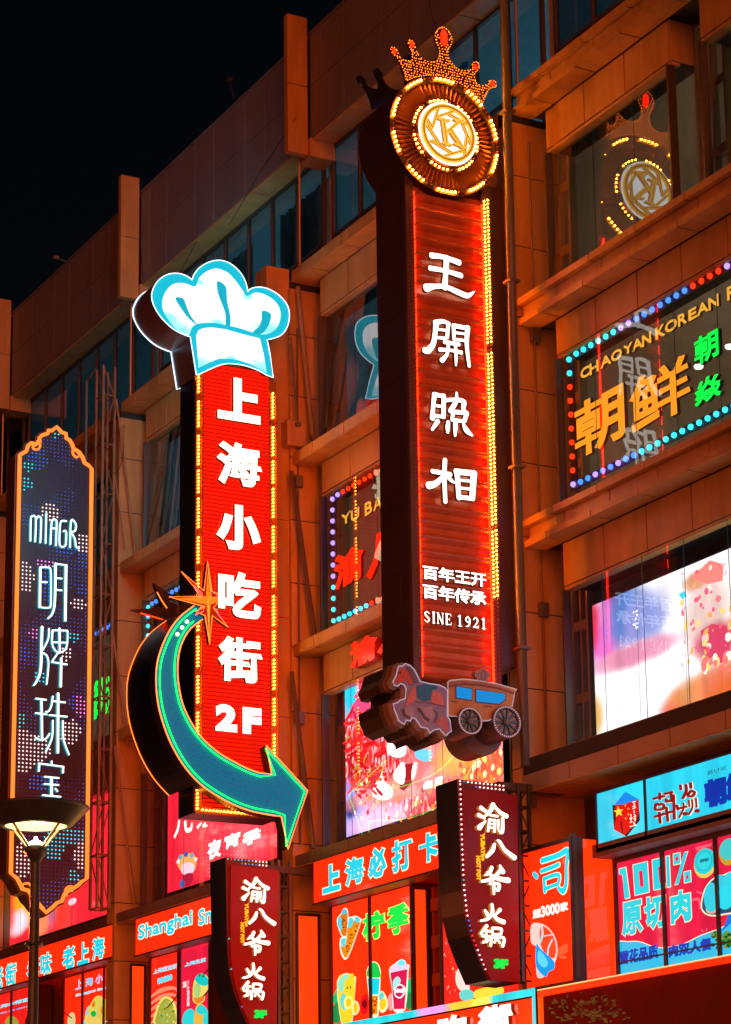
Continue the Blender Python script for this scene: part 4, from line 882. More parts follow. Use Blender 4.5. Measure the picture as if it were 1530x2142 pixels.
# ---------------------------------------------------------------- steelwork
def lattice(name, label, x, ya, yb, z0, z1, pitch, r, mat, dep=.22, grp=None):
    """ladder-like mast of four angle-iron chords with rungs and diagonals"""
    t = thing(name, (x, (ya + yb) / 2, z0), label, 'steel frame', grp)
    m = MB()
    for xx in (x, x - dep):
        for yy in (ya, yb): m.box(xx - r, xx + r, yy - r, yy + r, z0, z1, mat)
    m.build('chord', t); m = MB(); z = z0; k = 0
    while z < z1 - .1:
        e = min(z + pitch, z1 - .02)
        for xx in (x, x - dep):
            m.bar((xx, ya, z), (xx, yb, z), r * .8, mat); m.bar((xx, ya if k % 2 else yb, z), (xx, yb if k % 2 else ya, e), r * .6, mat)
        for yy in (ya, yb): m.bar((x, yy, z), (x - dep, yy, z), r * .8, mat)
        z += pitch; k += 1
    m.build('brace', t); return t
q = PL('x', -55.7); a, b, c = q.uv(214, 1000), q.uv(238, 1000), q.uv(225, 1900)
RUST = D((.33, .20, .11), .5, .35, .35, 5)
ML = lattice('lattice_mast', 'rusty lattice mast standing behind the sign with coloured LED dots', -55.7, a[0], b[0], c[1], q.uv(225, 765)[1], 1.32, .030, RUST, .45)
m = MB(); a = q.uv(196, 780)[0]; m.box(-56.2, -56.14, a - .03, a + .03, q.uv(196, 960)[1], q.uv(196, 785)[1], STEEL); m.bar((-56.17, a, q.uv(196, 785)[1]), (-55.7, q.uv(214, 0)[0], q.uv(214, 770)[1]), .03, STEEL); m.build('top_frame', ML)
m = MB(); a, b = q.uv(244, 835), q.uv(285, 1170); m.tube([(-55.7, a[0], a[1]), (-55.7, b[0], b[1])], .03, RUST, 6); a, b = q.uv(240, 990), q.uv(262, 1150); m.tube([(-55.7, a[0], a[1]), (-55.7, b[0], b[1])], .022, RUST, 6)
a, b = q.uv(236, 1320), q.uv(268, 1560); m.tube([(-55.7, a[0], a[1]), (-55.7, b[0], b[1])], .03, RUST, 6); a, b = q.uv(240, 1560), q.uv(282, 1890); m.tube([(-55.7, a[0], a[1]), (-55.7, b[0], b[1])], .03, RUST, 6); m.build('stay', ML)
m = MB(); a = [q.uv(238, 850), q.uv(233, 900), q.uv(243, 912), q.uv(258, 890), q.uv(256, 960), q.uv(245, 988), q.uv(236, 990)]; m.tube([(-55.62, p[0], p[1]) for p in a], .010, BACK, 5); m.build('loose_cable', ML)
q = PL('x', -36.55); a, b = q.uv(1087, 1800)[0], q.uv(1110, 1800)[0]
lattice('sign_bracket_frame', 'dark lattice frame holding the hot pot sign beside the lit 3000 poster', -36.55, a, b, q.uv(1100, 2052)[1], q.uv(1100, 1640)[1], .44, .028, D((.10, .10, .12), .45, .4, .3, 4), .3, 'lattice frames behind the hot pot signs')
q = PL('x', -45.7); a, b = q.uv(583, 1900)[0], q.uv(607, 1900)[0]
lattice('sign_bracket_frame', 'brown lattice frame holding the hot pot sign under the teal arrow', -45.7, a, b, q.uv(595, 2170)[1], q.uv(595, 1800)[1], .52, .028, STEEL, .3, 'lattice frames behind the hot pot signs')
for x, label, px_ in ((-36.6, 'dark steel beam between the coach wheels and the lit hot pot sign', (1040, 1125, 1640)), (-45.7, 'dark steel beam above the hot pot sign under the teal arrow', (520, 612, 1812))):
    q = PL('x', x); a, b = q.uv(px_[0], px_[2]), q.uv(px_[1], px_[2] + 8)
    m = MB(); m.box(x - .15, x + .05, a[0], 24.0, a[1] - .10, a[1] + .04, D((.09, .085, .1), .45)); m.box(x - .1, x, b[0] - .12, b[0] - .02, a[1] - .35, a[1] - .1, D((.09, .085, .1), .45))
    m.box(x + .05, x + .07, a[0] + .1, a[0] + .22, a[1] - .08, a[1] + .02, STEEL); tag(m.build('steel_beam', loc=(x, a[0], a[1])), label, 'beam')
q = PL('x', -36.25); a = q.uv(1078, 500); b = q.uv(1114, 1600)
m = MB(); yy = q.uv(1103, 1400)[0]; m.tube([(-36.4, yy, b[1]), (-36.4, yy, 27.0)], .085, GREY, 14); PO = m.build('drain_pipe', loc=(-36.4, yy, b[1]), smooth=True); tag(PO, 'grey vertical drain pipe running up beside the tall photo studio sign', 'pipe')
for z in (12.2, 15.6, 19.2, 22.6, 25.5): m = MB(); m.box(-36.52, -36.28, yy - .11, yy + .12, z, z + .05, STEEL); m.build('pipe_clamp', PO)
for i, (p0, p1, label) in enumerate((((610, 985), (659, 1330), 'dark slanting stay between the snack sign and the yu ba window'), ((610, 1405), (656, 1770), 'dark slanting stay beside the video screen of peppers and garlic'), ((624, 600), (655, 915), 'ochre slanting stay beside the window mirroring the chef hat'), ((608, 706), (623, 888), 'thin dark stay just behind the chef hat'))):
    q = PL('x', -46.0); a, b = q.uv(*p0), q.uv(*p1); m = MB(); c = (D((.14, .11, .12), .4, .4), D((.16, .12, .14), .4, .4), MULL, STEEL)[i]
    m.bar((-46.0, a[0], a[1]), (-46.0, b[0], b[1]), .055 if i != 3 else .03, c); m.box(-46.07, -45.93, b[0] - .06, b[0] + .06, b[1] - .05, b[1] + .03, c); tag(m.build('slanting_stay', loc=(-46, a[0], a[1])), label, 'stay')
q = PL('x', -46.0); a, b = q.uv(606, 930), q.uv(640, 885); m = MB(); m.box(-46.4, -46.0, a[0] - .05, b[0], a[1], b[1], PANEL); m.box(-46.42, -45.98, a[0] - .05, b[0] + .02, b[1], b[1] + .02, MULL); tag(m.build('bracket_box', loc=(-46.2, a[0], a[1])), 'small orange clad box behind the chef hat at ledge height', 'box')
for pts, label in (([(270, 690, 23.9), (350, 620, 23.9), (412, 505, 23.9)], 'thin cable sagging down the parapet left of the chef hat'), ([(298, 380, 23.4), (292, 480, 23.4), (300, 585, 23.45)], 'black cable hanging down the left parapet fin'), ([(620, 245, 23.6), (545, 360, 23.4), (480, 470, 23.3)], 'thin wire slanting across the parapet towards the left'), ([(898, 0, 23.6), (905, 40, 23.3), (925, 80, 23.0)], 'wire running up from the crown to the parapet')):
    m = MB(); P = []
    for x, y, yy in pts: P.append(PL('y', yy).w(*PL('y', yy).uv(x, y)))
    m.tube(P, .009, BACK, 5); tag(m.build('cable', loc=P[0]), label, 'cable')
q = PL('y', 23.95); c = q.w(*q.uv(136, 546)); m = MB(); m.tube([c, (c[0], c[1] - .3, c[2] + .05)], .02, GREY); m.box(c[0] - .03, c[0] + .08, c[1] - .35, c[1] - .2, c[2], c[2] + .08, D((.2, .2, .2), .4)); tag(m.build('security_camera', loc=c), 'small pale camera on top of the parapet at the left', 'camera')
q = PL('y', 23.95); c = q.w(*q.uv(490, 205)); m = MB(); m.tube([c, (c[0], c[1] - .1, c[2] + .4), (c[0] + .3, c[1] - .25, c[2] + .3)], .012, BACK); m.box(c[0] + .2, c[0] + .34, c[1] - .32, c[1] - .2, c[2] + .25, c[2] + .34, BACK); tag(m.build('floodlight', loc=c), 'small unlit floodlight on the parapet between the two fins', 'floodlight')

for x, y, z0, z1, label in ((-36.86, 23.86, 10.4, 22.4, 'thin conduit with two junction boxes on the pier right of the grey drain pipe'), (-46.16, 23.62, 10.2, 21.8, 'thin conduit with two junction boxes on the pier behind the chef hat sign')):
    t = thing('conduit', (x, y, z0), label, 'conduit')
    m = MB(); m.tube([(x, y, z0), (x, y, z1)], .022, STEEL, 7); m.build('tube', t)
    for z in (z0 + 2.6, z0 + 7.9): m = MB(); m.box(x - .02, x + .08, y - .09, y + .09, z, z + .26, GREY); m.build('junction_box', t)

# ---------------------------------------------------------------- street lamps
def street_lamp(x, y, label, power=45):
    z0 = .13; H = 6.80
    t = thing('street_lamp', (x, y, z0), label, 'street lamp', 'bowl street lamps')
    ip = D((.055, .075, .115), .35, .3, .2, 4)
    m = MB(); m.lathe((x, y), [(.16, z0), (.16, z0 + .25), (.10, z0 + .32), (.085, z0 + 1.2), (.062, H - .5), (.060, H)], ip, 20); m.lathe((x, y), [(.06, 5.6), (.115, 5.6), (.115, 5.64), (.06, 5.64)], ip, 20); m.build('post', t, smooth=True)
    m = MB(); m.lathe((x, y), [(.06, H - .12), (.10, H - .05), (.15, H + .02), (.15, H + .08), (.07, H + .12)], ip, 24); m.build('collar', t, smooth=True)
    m = MB(); m.lathe((x, y), [(.40, H + .36), (.43, H + .345), (.48, H + .375), (.66, H + .56), (.695, H + .595), (.695, H + .61), (.65, H + .625), (.45, H + .66), (0, H + .69)], ip, 44); m.lathe((x, y), [(.40, H + .362), (.38, H + .40), (.1, H + .43), (0, H + .43)], E((255, 228, 160), 1.1, .5), 36); m.build('lamp_shade', t, smooth=True)
    m = MB()
    for k in range(4):
        a = k * math.pi / 2 + .42; m.tube([(x + .10 * math.cos(a), y + .10 * math.sin(a), H + .05), (x + .42 * math.cos(a), y + .42 * math.sin(a), H + .365)], .018, D((.5, .45, .35), .4), 6)
    m.build('arm', t)
    m = MB(); m.lathe((x, y), [(.115, H + .10), (.10, H + .14), (.03, H + .18), (.02, H + .22), (0, H + .225)], E((255, 244, 205), 4.0), 16); m.build('lamp', t, smooth=True)
    l = bpy.data.lights.new('lamp_light', 'POINT'); l.energy = power; l.color = (1, .15, .025) if power > 500 else (1, .62, .28); l.shadow_soft_size = .08
    lo = bpy.data.objects.new('lamp_light', l); linkobj(lo, t); lo.location = (0, 0, H + .19 - z0)
    return t
q = PL('x', -30.0); ly = q.uv(75, 1777)[0]
street_lamp(-30.0, ly, 'dark bowl shaped street lamp, lit, in front of the sign with LED dots')
for x, y, pw_ in ((-10, ly, 400), (0, ly, 800), (-38, ly, 2200), (-50, ly, 1600), (-44, -11.5, 1200), (-28, -11.5, 2500), (-12, -11.5, 7000)): street_lamp(x, y, ('unseen bowl street lamp, strong orange, added further along the pavement to light the facade' if y > 0 else 'unseen bowl street lamp, strong orange, added across the street to light the facade'), pw_)  # out-of-view lamps added as orange fill on the facade

# ---------------------------------------------------------------- lettered windows with bulb frames
def window_sign(label, x0, x1, z0, z1, colours, xb, zb, sp=.235, r=.055):
    """letters fixed to the glass inside a frame of large bulbs; colours(k, side) picks each bulb"""
    t = thing('window_sign', (x0, 23.98, z0), label, 'window sign')
    m = MB()
    for a in ((x0, x0 + .18, z0, z1), (x0 + .18, x1, z0, z0 + .16), (x0 + .18, x1, z1 - .16, z1)): m.box(a[0], a[1], 24.08, 24.11, a[2], a[3], D((.10, .04, .05), .35))
    m.build('bulb_channel', t)
    n = int((z1 - z0 - .3) / sp)
    for k in range(n + 1): bulb(t, (x0 + .09, 24.06, z0 + .10 + k * (z1 - z0 - .22) / n), r, colours('L', k / n))
    n = int((x1 - x0 - .3) / sp)
    for s_, z in (('T', z1 - .09), ('B', z0 + .08)):
        for k in range(1, n + 1): bulb(t, (x0 + .09 + k * sp * (x1 - x0 - .2) / (n * sp), 24.06, z), r, colours(s_, k / n))
    return t
CB_, BB, RB, VB = E((60, 220, 235), 1.8), E((70, 130, 245), 1.8), E((255, 50, 15), 1.7), E((170, 140, 255), 1.9)
pw = PL('y', 24.04)
def wtxt(t, s_, LL, UR, bold, mt, side, name='character', d=.07):
    m = MB(); text(m, pw, s_, pbox(pw, LL, UR), bold, 0, d, mt, side); m.build(name, t)
OC = E((240, 148, 36), 1.15); OS = D((.22, .10, .03), .5); GC_ = E((20, 235, 70), 1.3); YC = E((230, 165, 56), 1.15)
a = pw.uv(1183, 742); b = pw.uv(1196, 1025); x1 = PIER[5] + 8.0
def cc1(s_, f):
    if s_ == 'L': return CB_ if f > .85 else VB if f < .05 else RB
    if s_ == 'T': return CB_ if f < .22 else VB if f < .30 else BB if f < .52 else RB if f < .66 else VB
    return (VB if f < .28 and int(f * 60) % 3 == 0 else BB) if f < .30 else CB_
W1 = window_sign('window with large orange characters and CHAOYAN KOREAN inside red, cyan and blue bulbs', a[0], x1, b[1], a[1], cc1, 0, 0)
for c, LL, UR in (('C', (1220, 796), (1238, 763)), ('H', (1239, 787), (1257, 752)), ('A', (1262, 773), (1283, 738)), ('O', (1284, 761), (1306, 726)), ('Y', (1310, 746), (1328, 715)), ('A', (1328, 738), (1349, 703)), ('N', (1349, 728), (1367, 693)), ('K', (1377, 713), (1396, 676)), ('O', (1397, 701), (1421, 663)), ('R', (1424, 686), (1441, 651)), ('E', (1446, 674), (1462, 641)), ('A', (1464, 664), (1486, 627)), ('N', (1488, 652), (1508, 614)), ('R', (1527, 631), (1545, 592)), ('E', (1550, 619), (1564, 582))): wtxt(W1, c, LL, UR, .012, YC, OS, 'letter', .05)
wtxt(W1, '朝', (1211, 966), (1311, 795), .038, OC, OS); wtxt(W1, '鲜', (1328, 915), (1446, 735), .032, OC, OS); wtxt(W1, '朝', (1461, 770), (1510, 684), .02, GC_, D((.02, .06, .03), .5)); wtxt(W1, '焱', (1462, 854), (1514, 775), .02, GC_, D((.02, .06, .03), .5))
wtxt(W1, '料', (1560, 790), (1680, 615), .055, OC, OS)
a = pw.uv(690, 1035); b = pw.uv(692, 1310); x1 = PIER[4] + 8.0
def cc2(s_, f):
    if s_ == 'L': return CB_ if f < .30 else VB
    if s_ == 'T': return VB if f < .06 else RB
    return CB_ if f < .22 else RB
W2 = window_sign('window with gold YU BA and red characters, violet and cyan bulbs down its edge', a[0], x1, b[1], a[1], cc2, 0, 0)
for c, LL, UR in (('Y', (719, 1101), (738, 1068)), ('U', (739, 1094), (756, 1060)), ('B', (768, 1081), (783, 1045)), ('A', (786, 1071), (803, 1036)), ('Y', (812, 1058), (829, 1025))): wtxt(W2, c, LL, UR, .013, YC, OS, 'letter', .05)
RC = E((250, 38, 10), 1.25); RS_ = D((.30, .03, .02), .5)
wtxt(W2, '渝', (707, 1238), (765, 1133), .05, RC, RS_); wtxt(W2, '八', (775, 1215), (850, 1085), .06, RC, RS_); wtxt(W2, '爷', (862, 1165), (935, 1040), .05, RC, RS_)
a = pw.uv(-60, 1470); b = pw.uv(180, 1640); x0 = PIER[2] + .5; x1 = PIER[2] + 8.0
W3 = window_sign('lettered window with a green character glimpsed between the LED dot sign and the pier', x0, x1, LV[1] + .3, LV[2] - .8, lambda s_, f: BB if f > .8 else RB if s_ == 'T' else CB_, 0, 0)
wtxt(W3, '街', (196, 1510), (243, 1405), .045, GC_, D((.02, .06, .03), .5)); wtxt(W3, '吃', (135, 1560), (186, 1440), .045, GC_, D((.02, .06, .03), .5))
a = pw.uv(300, 1300); x0 = PIER[3] + .45; x1 = PIER[3] + 8.0
W4 = window_sign('window with a frame of blue bulbs seen behind the rear starburst of the arrow', x0, x1, LV[1] + .3, LV[2] - .86, lambda s_, f: CB_ if s_ == 'L' else BB, 0, 0)
# raised red letters on the fascia
pf = PL('y', 23.93); T = thing('raised_letters', pf.w(*pf.uv(745, 1405)), 'red plastic raised characters on the fascia above the video screen of peppers', 'raised letters')
for c, LL, UR in (('渝', (743, 1402), (796, 1320)), ('八', (800, 1372), (862, 1290)), ('爷', (870, 1345), (920, 1262))):
    m = MB(); text(m, pf, c, pbox(pf, LL, UR), .05, -.06, .10, E((240, 36, 12), .8, .2), D((.55, .04, .02), .25)); m.build('character', T)
# ceiling lamps seen through the glass
for x, z in ((-35.2, 16.9), (-33.6, 17.3), (-32.4, 16.6), (-31.6, 17.0), (-34.6, 15.4)):
    pass
m0 = None
for i, (px_, py_) in enumerate(((1250, 972), (1290, 957), (1462, 770), (1382, 978 - 15), (1527, 728))):
    P = PL('y', 26.0).w(*PL('y', 26.0).uv(px_, py_)); m = MB(); m.lathe((P[0], P[1]), [(0, P[2]), (.07, P[2] - .005), (.085, P[2] + .02), (.085, P[2] + .05)], E((255, 240, 210), 2.5), 12)
    tag(m.build('downlight', loc=P), 'small lit downlight inside the CHAOYAN window', 'downlight', 'downlights behind the CHAOYAN window')

# ---------------------------------------------------------------- video screens behind the first bay windows
pscr = PL('y', 24.30)
def screen(label, L, Rr, z0, z1, mat, split, blue=True):
    t = thing('video_screen', (L, 24.3, z0), label, 'video screen')
    m = MB(); m.box(L, Rr, 24.302, 24.42, z0 - .03, z1 + .03, D((.02, .02, .025), .5)); m.build('housing', t)
    m = MB(); n = max(1, round((Rr - L) / split)); st = (Rr - L) / n
    for i in range(n): m.rect(pscr, L + i * st + .006, L + (i + 1) * st - .006, z0, z1, 0, 0, mat)
    m.build('display', t); return t
a, b = pscr.uv(1243, 1252), pscr.uv(1243, 1540); X = lambda px, py: pscr.uv(px, py)
sz0, sz1 = b[1], a[1]
def bl(px, py, rx, ry, c, soft=.7):
    soft = min(1.25, soft * 1.55); u, v = pscr.uv(px, py); k = pscr.per(px, py); return (u, v, rx * k * 1.9, ry * k, c, soft)
m1 = picture('screen_picture', (255, 250, 248), [bl(1255, 1180, 60, 60, (120, 60, 140)), bl(1290, 1225, 30, 90, (60, 70, 165)), bl(1262, 1330, 42, 70, (250, 120, 215), .6), bl(1310, 1290, 35, 60, (90, 150, 235), .6), bl(1350, 1290, 40, 60, (150, 165, 235), .6), bl(1330, 1368, 85, 24, (252, 160, 190), .5), bl(1240, 1300, 12, 60, (245, 60, 90), .6), bl(1245, 1500, 16, 40, (250, 190, 90), .7), bl(1420, 1480, 38, 34, (245, 70, 40), .6), bl(1470, 1440, 60, 34, (252, 150, 60), .6), bl(1530, 1420, 60, 50, (250, 110, 50), .6), bl(1480, 1290, 40, 90, (250, 205, 190), .8), bl(1500, 1340, 40, 40, (225, 70, 110), .5), bl(1455, 1215, 26, 20, (245, 165, 120), .5), bl(1600, 1300, 50, 80, (250, 170, 90), .7)], 1.25, pscr, comp=1.35)
SC1 = screen('huge bright white and pink video screen behind the bay window above the cyan sign', X(1240, 1300)[0], PIER[5] + 7.9, sz0, sz1 - .12, m1, 1.3)
m = MB(); C_ = lambda c, s=1.1: E(c, s, .3)
random.seed(3)
def scat(mb, pl, box, n, cols, r0, r1, d, s=1.1, tear=False):
    for i in range(n):
        px, py = random.uniform(box[0], box[2]), random.uniform(box[1], box[3]); u, v = pl.uv(px, py); r = random.uniform(r0, r1); a = random.uniform(0, 3.1)
        mb.ell(pl, (u, v), r, r * random.uniform(.5, 1), d + .0004 * (i % 9), d + .0004 * (i % 9), C_(random.choice(cols), s), None, 9, a)
m.pxpoly(pscr, [(1462, 1195), (1485, 1172), (1515, 1180), (1512, 1215), (1480, 1222), (1448, 1210)], .004, .006, C_((240, 130, 120)))
m.pxpoly(pscr, [(1466, 1320), (1490, 1305), (1520, 1310), (1530, 1380), (1500, 1390), (1478, 1370)], .004, .006, C_((205, 60, 95)))
scat(m, pscr, (1425, 1180, 1535, 1400), 70, [(240, 120, 130), (250, 210, 120), (250, 190, 200), (235, 90, 120), (255, 240, 225), (245, 165, 90)], .02, .09, .008)
scat(m, pscr, (1470, 1370, 1535, 1405), 16, [(250, 215, 120), (240, 120, 110), (255, 245, 220)], .05, .10, .014)
m.pxpoly(pscr, [(1420, 1243), (1432, 1236), (1438, 1246), (1428, 1254)], .004, .006, C_((70, 205, 225)))
scat(m, pscr, (1326, 1272, 1336, 1315), 14, [(255, 255, 240)], .012, .02, .004, 2.6)
m.build('display_motif', SC1)
L2, R2 = X(722, 1500)[0], X(1051, 1500)[0]; a = X(724, 1410); b = X(724, 1752)
m2 = picture('screen_picture', (235, 40, 40), [bl(736, 1440, 26, 62, (20, 200, 235), .5), bl(736, 1700, 46, 60, (150, 150, 235), .6), bl(790, 1715, 60, 30, (250, 190, 220), .7), bl(735, 1690, 14, 20, (40, 60, 130), .5), bl(850, 1640, 120, 26, (250, 150, 130), .6), bl(900, 1600, 60, 60, (250, 120, 120), .6), bl(960, 1580, 50, 40, (250, 170, 60), .7), bl(1010, 1620, 50, 40, (245, 90, 60), .7), bl(800, 1500, 40, 40, (250, 150, 190), .6), bl(880, 1480, 60, 50, (240, 190, 215), .8)], 1.5, pscr,
   (5.5, [(0, (150, 12, 18)), (.25, (225, 30, 34)), (.5, (238, 48, 40)), (.66, (250, 90, 90)), (.8, (255, 190, 190)), (.88, (190, 20, 30))]))
SC2 = screen('red video screen showing peppers and garlic, behind the horse and carriage sign', L2, R2, b[1], a[1], m2, 1.15)
m = MB()
GA = lambda q, c, s, d: m.pxpoly(pscr, [p for p in smooth(q, 3)], d, d, C_(c, s))
random.seed(11)
for i in range(70):   # peppers
    px, py = random.uniform(725, 800), random.uniform(1490, 1660); u, v = pscr.uv(px, py); a_ = random.uniform(-.9, .5); L_ = random.uniform(.15, .30)
    m.stroke(pscr, [(u - L_ * math.cos(a_), v - L_ * math.sin(a_), .03), (u, v, .085), (u + L_ * math.cos(a_), v + L_ * math.sin(a_) + .05, .05)], .003, .004 + .0003 * (i % 9), C_(random.choice([(190, 14, 22), (235, 30, 34), (250, 70, 64), (215, 20, 30)]), 1.3))
    if i % 5 == 0: m.stroke(pscr, [(u, v, .03), (u + .06, v + .09, .035), (u + .14, v + .1, .015)], .003, .010, C_((120, 165, 60), 1.2))
scat(m, pscr, (735, 1630, 1050, 1720), 130, [(250, 205, 120), (255, 235, 190), (240, 120, 60), (255, 170, 150), (225, 50, 40)], .02, .075, .010, 1.7)
scat(m, pscr, (960, 1570, 1050, 1690), 60, [(250, 205, 110), (245, 130, 50), (240, 80, 60), (255, 220, 170)], .04, .12, .012, 1.5)
GA([(800, 1608), (804, 1632), (822, 1650), (820, 1668), (800, 1674), (782, 1664), (784, 1645), (796, 1630)], (255, 245, 240), 2.6, .018)
GA([(846, 1594), (850, 1615), (846, 1640), (832, 1636), (824, 1622), (834, 1605)], (255, 240, 235), 2.4, .018)
GA([(815, 1550), (830, 1545), (850, 1560), (848, 1580), (828, 1584), (812, 1572)], (255, 240, 240), 2.4, .018); GA([(866, 1600), (874, 1596), (870, 1622), (862, 1632)], (255, 235, 225), 2.2, .018)
GA([(870, 1568), (905, 1570), (900, 1592), (876, 1588)], (60, 190, 220), 1.4, .017)
m.pxpoly(pscr, [(829, 1560), (834, 1560), (834, 1568), (829, 1568)], .02, .02, C_((120, 60, 60), 1))
m.pxpoly(pscr, [(842, 1600), (866, 1596), (862, 1640), (846, 1655), (836, 1648), (848, 1622)], .016, .016, C_((150, 20, 30), 1))
text(m, pscr, '生', pbox(pscr, (888, 1652), (907, 1630)), .02, .02, .02, C_((255, 235, 245), 2)); text(m, pscr, '鲜', pbox(pscr, (912, 1644), (928, 1622)), .02, .02, .02, C_((255, 235, 245), 2))
jag = [(760, 1404), (752, 1420), (758, 1424), (746, 1438), (752, 1442), (740, 1458), (747, 1462), (735, 1478), (742, 1484), (730, 1500), (770, 1520), (800, 1500), (800, 1400)]
m.pxpoly(pscr, jag, .002, .002, C_((235, 70, 120), 1.3))
m.build('display_motif', SC2)
# red screen of the third bay and the orange one of the fourth
a, b = X(352, 1600), X(352, 1868); m3 = picture('screen_picture', (236, 30, 52), [bl(420, 1720, 50, 90, (245, 60, 72), .9), bl(520, 1740, 50, 60, (245, 80, 90), .9)], 1.35, pscr)
SC3 = screen('red video screen with white night snack writing, under the snack street sign', a[0], PIER[3] + 7.6, b[1], a[1] + 1.0, m3, 1.25)
m = MB(); WD = E((255, 238, 225), 2.0)
for c, LL, UR in (('夜', (435, 1800), (462, 1752)), ('宵', (470, 1778), (502, 1738)), ('季', (508, 1772), (545, 1730))): text(m, pscr, c, pbox(pscr, LL, UR), .022, .004, .006, WD, None, False, .12)
m.strokes(pscr, Z(320, 1680, 4.25), [[(235, 160, 30), (225, 230, 34), (195, 300, 26)], [(290, 170, 40), (300, 240, 36), (340, 230, 36), (350, 180, 20)], [(430, 180, 18), (400, 215, 26)], [(470, 180, 20), (450, 205, 20), (485, 200, 14)]], .004, .006, WD)
# generic round headed figure with a beaded headdress
zf = Z(320, 1680, 4.25); F_ = lambda q, c, s, d: m.pxpoly(pscr, [zf(*p) for p in smooth(q, 3)], d, d, C_(c, s))
F_([(225, 560), (225, 500), (260, 460), (320, 445), (375, 470), (390, 520), (375, 590), (330, 630), (270, 620)], (240, 170, 90), 1.2, .006)
F_([(255, 600), (265, 545), (320, 525), (370, 550), (365, 610), (320, 640), (275, 635)], (250, 190, 205), 1.4, .008)
for cx, cy, rx, c in ((250, 480, 22, (60, 170, 200)), (300, 455, 24, (40, 90, 180)), (350, 465, 22, (60, 170, 200)), (228, 520, 18, (220, 230, 240)), (385, 500, 18, (220, 230, 240))):
    cc = pscr.uv(*zf(cx, cy)); k = pscr.per(*zf(cx, cy)) / 4.25; m.ell(pscr, cc, rx * k * 1.8, rx * k, .011, .011, C_(c, 1.2), None, 14)
F_([(280, 640), (360, 625), (345, 720), (270, 735)], (180, 30, 60), 1.0, .009); F_([(245, 700), (280, 680), (280, 745), (250, 750)], (60, 110, 180), 1.0, .010)
m.build('display_motif', SC3)
a = X(30, 1760); b = X(30, 1975); m4 = picture('screen_picture', (238, 30, 44), [bl(5, 1800, 40, 90, (250, 70, 20), .5), bl(60, 1880, 45, 50, (255, 170, 30), .5), bl(38, 1930, 30, 25, (235, 215, 225), .5), bl(10, 1930, 30, 30, (235, 60, 60), .6), bl(85, 1920, 25, 40, (250, 110, 20), .5), bl(110, 1905, 12, 30, (160, 60, 110), .5)], 1.5, pscr)
SC4 = screen('red and yellow video screen behind the foot of the sign with LED dots', PIER[2] - 1.5, PIER[2] + 7.3, b[1], a[1] + 1.2, m4, 1.1)
m = MB(); cc = pscr.uv(152, 1886); k = pscr.per(152, 1886); m.ell(pscr, cc, 14 * k * 1.6, 7 * k, .004, .004, C_((250, 205, 215), 1.3)); m.build('display_motif', SC4)

# ---------------------------------------------------------------- light box banners under the first ledge
pl_ = PL('y', 23.45)
def banner(label, x0, x1, z0, z1, words, depth=.35, mat=None, edge=None, plane=None):
    P = plane or pl_; t = thing('light_box_banner', (x0, P.c, z0), label, 'light box banner')
    m = MB(); m.rect(P, x0, x1, z0, z1, -depth, 0, mat or LRED, REDP); m.box(x0 - .02, x1 + .02, P.c - .03, P.c + depth, z0 - .05, z0 - .006, FRAME); m.box(x0 - .02, x1 + .02, P.c - .02, P.c + depth, z1 + .006, z1 + .04, FRAME); m.build('light_box', t)
    for w_ in words:
        c, LL, UR, bd = w_[:4]; m = MB(); bx = pbox(P, LL, UR); e = .020
        text(m, P, c, (bx[0] - e, bx[1] - e, bx[2] + e, bx[3] + e), bd + e, .001, .006, PALEY); text(m, P, c, bx, bd, .007, .012, LCYAN); m.build('character' if len(c) == 1 and ord(c) > 999 else 'lettering', t)
    return t
za_, zb_ = pl_.uv(655, 1805)[1], pl_.uv(659, 1889)[1]
B1 = banner('red light box banner with five cyan characters, left of the lit hot pot sign', pl_.uv(657, 1850)[0], PIER[4] + 7.4, zb_, za_, [('上', (676, 1871), (712, 1803), .035), ('海', (724, 1855), (761, 1788), .028), ('必', (773, 1840), (808, 1768), .032), ('打', (822, 1827), (861, 1750), .030), ('卡', (878, 1808), (917, 1737), .034)])
a, b = pl_.uv(285, 1924), pl_.uv(285, 1998)
B2 = banner('red light box banner reading Shanghai Snacks beside the dark bulbed hot pot sign', a[0], PIER[3] + 7.6, b[1], a[1], [('Shanghai', (290, 1974), (403, 1902), .016), ('Snacks', (416, 1937), (500, 1878), .016)])
a, b = pl_.uv(235, 1935), pl_.uv(235, 2000)
B3 = banner('red light box banner with rows of cyan characters behind the street lamp post', PIER[2] - 3, a[0], b[1], a[1], [('老', (132, 2030), (157, 1976), .03), ('上', (163, 2021), (187, 1968), .03), ('海', (194, 2010), (219, 1957), .024), ('老', (57, 2051), (83, 2000), .03), ('味', (86, 2043), (108, 1990), .026), ('街', (12, 2065), (35, 2012), .024), ('老', (-16, 2075), (7, 2021), .03)])
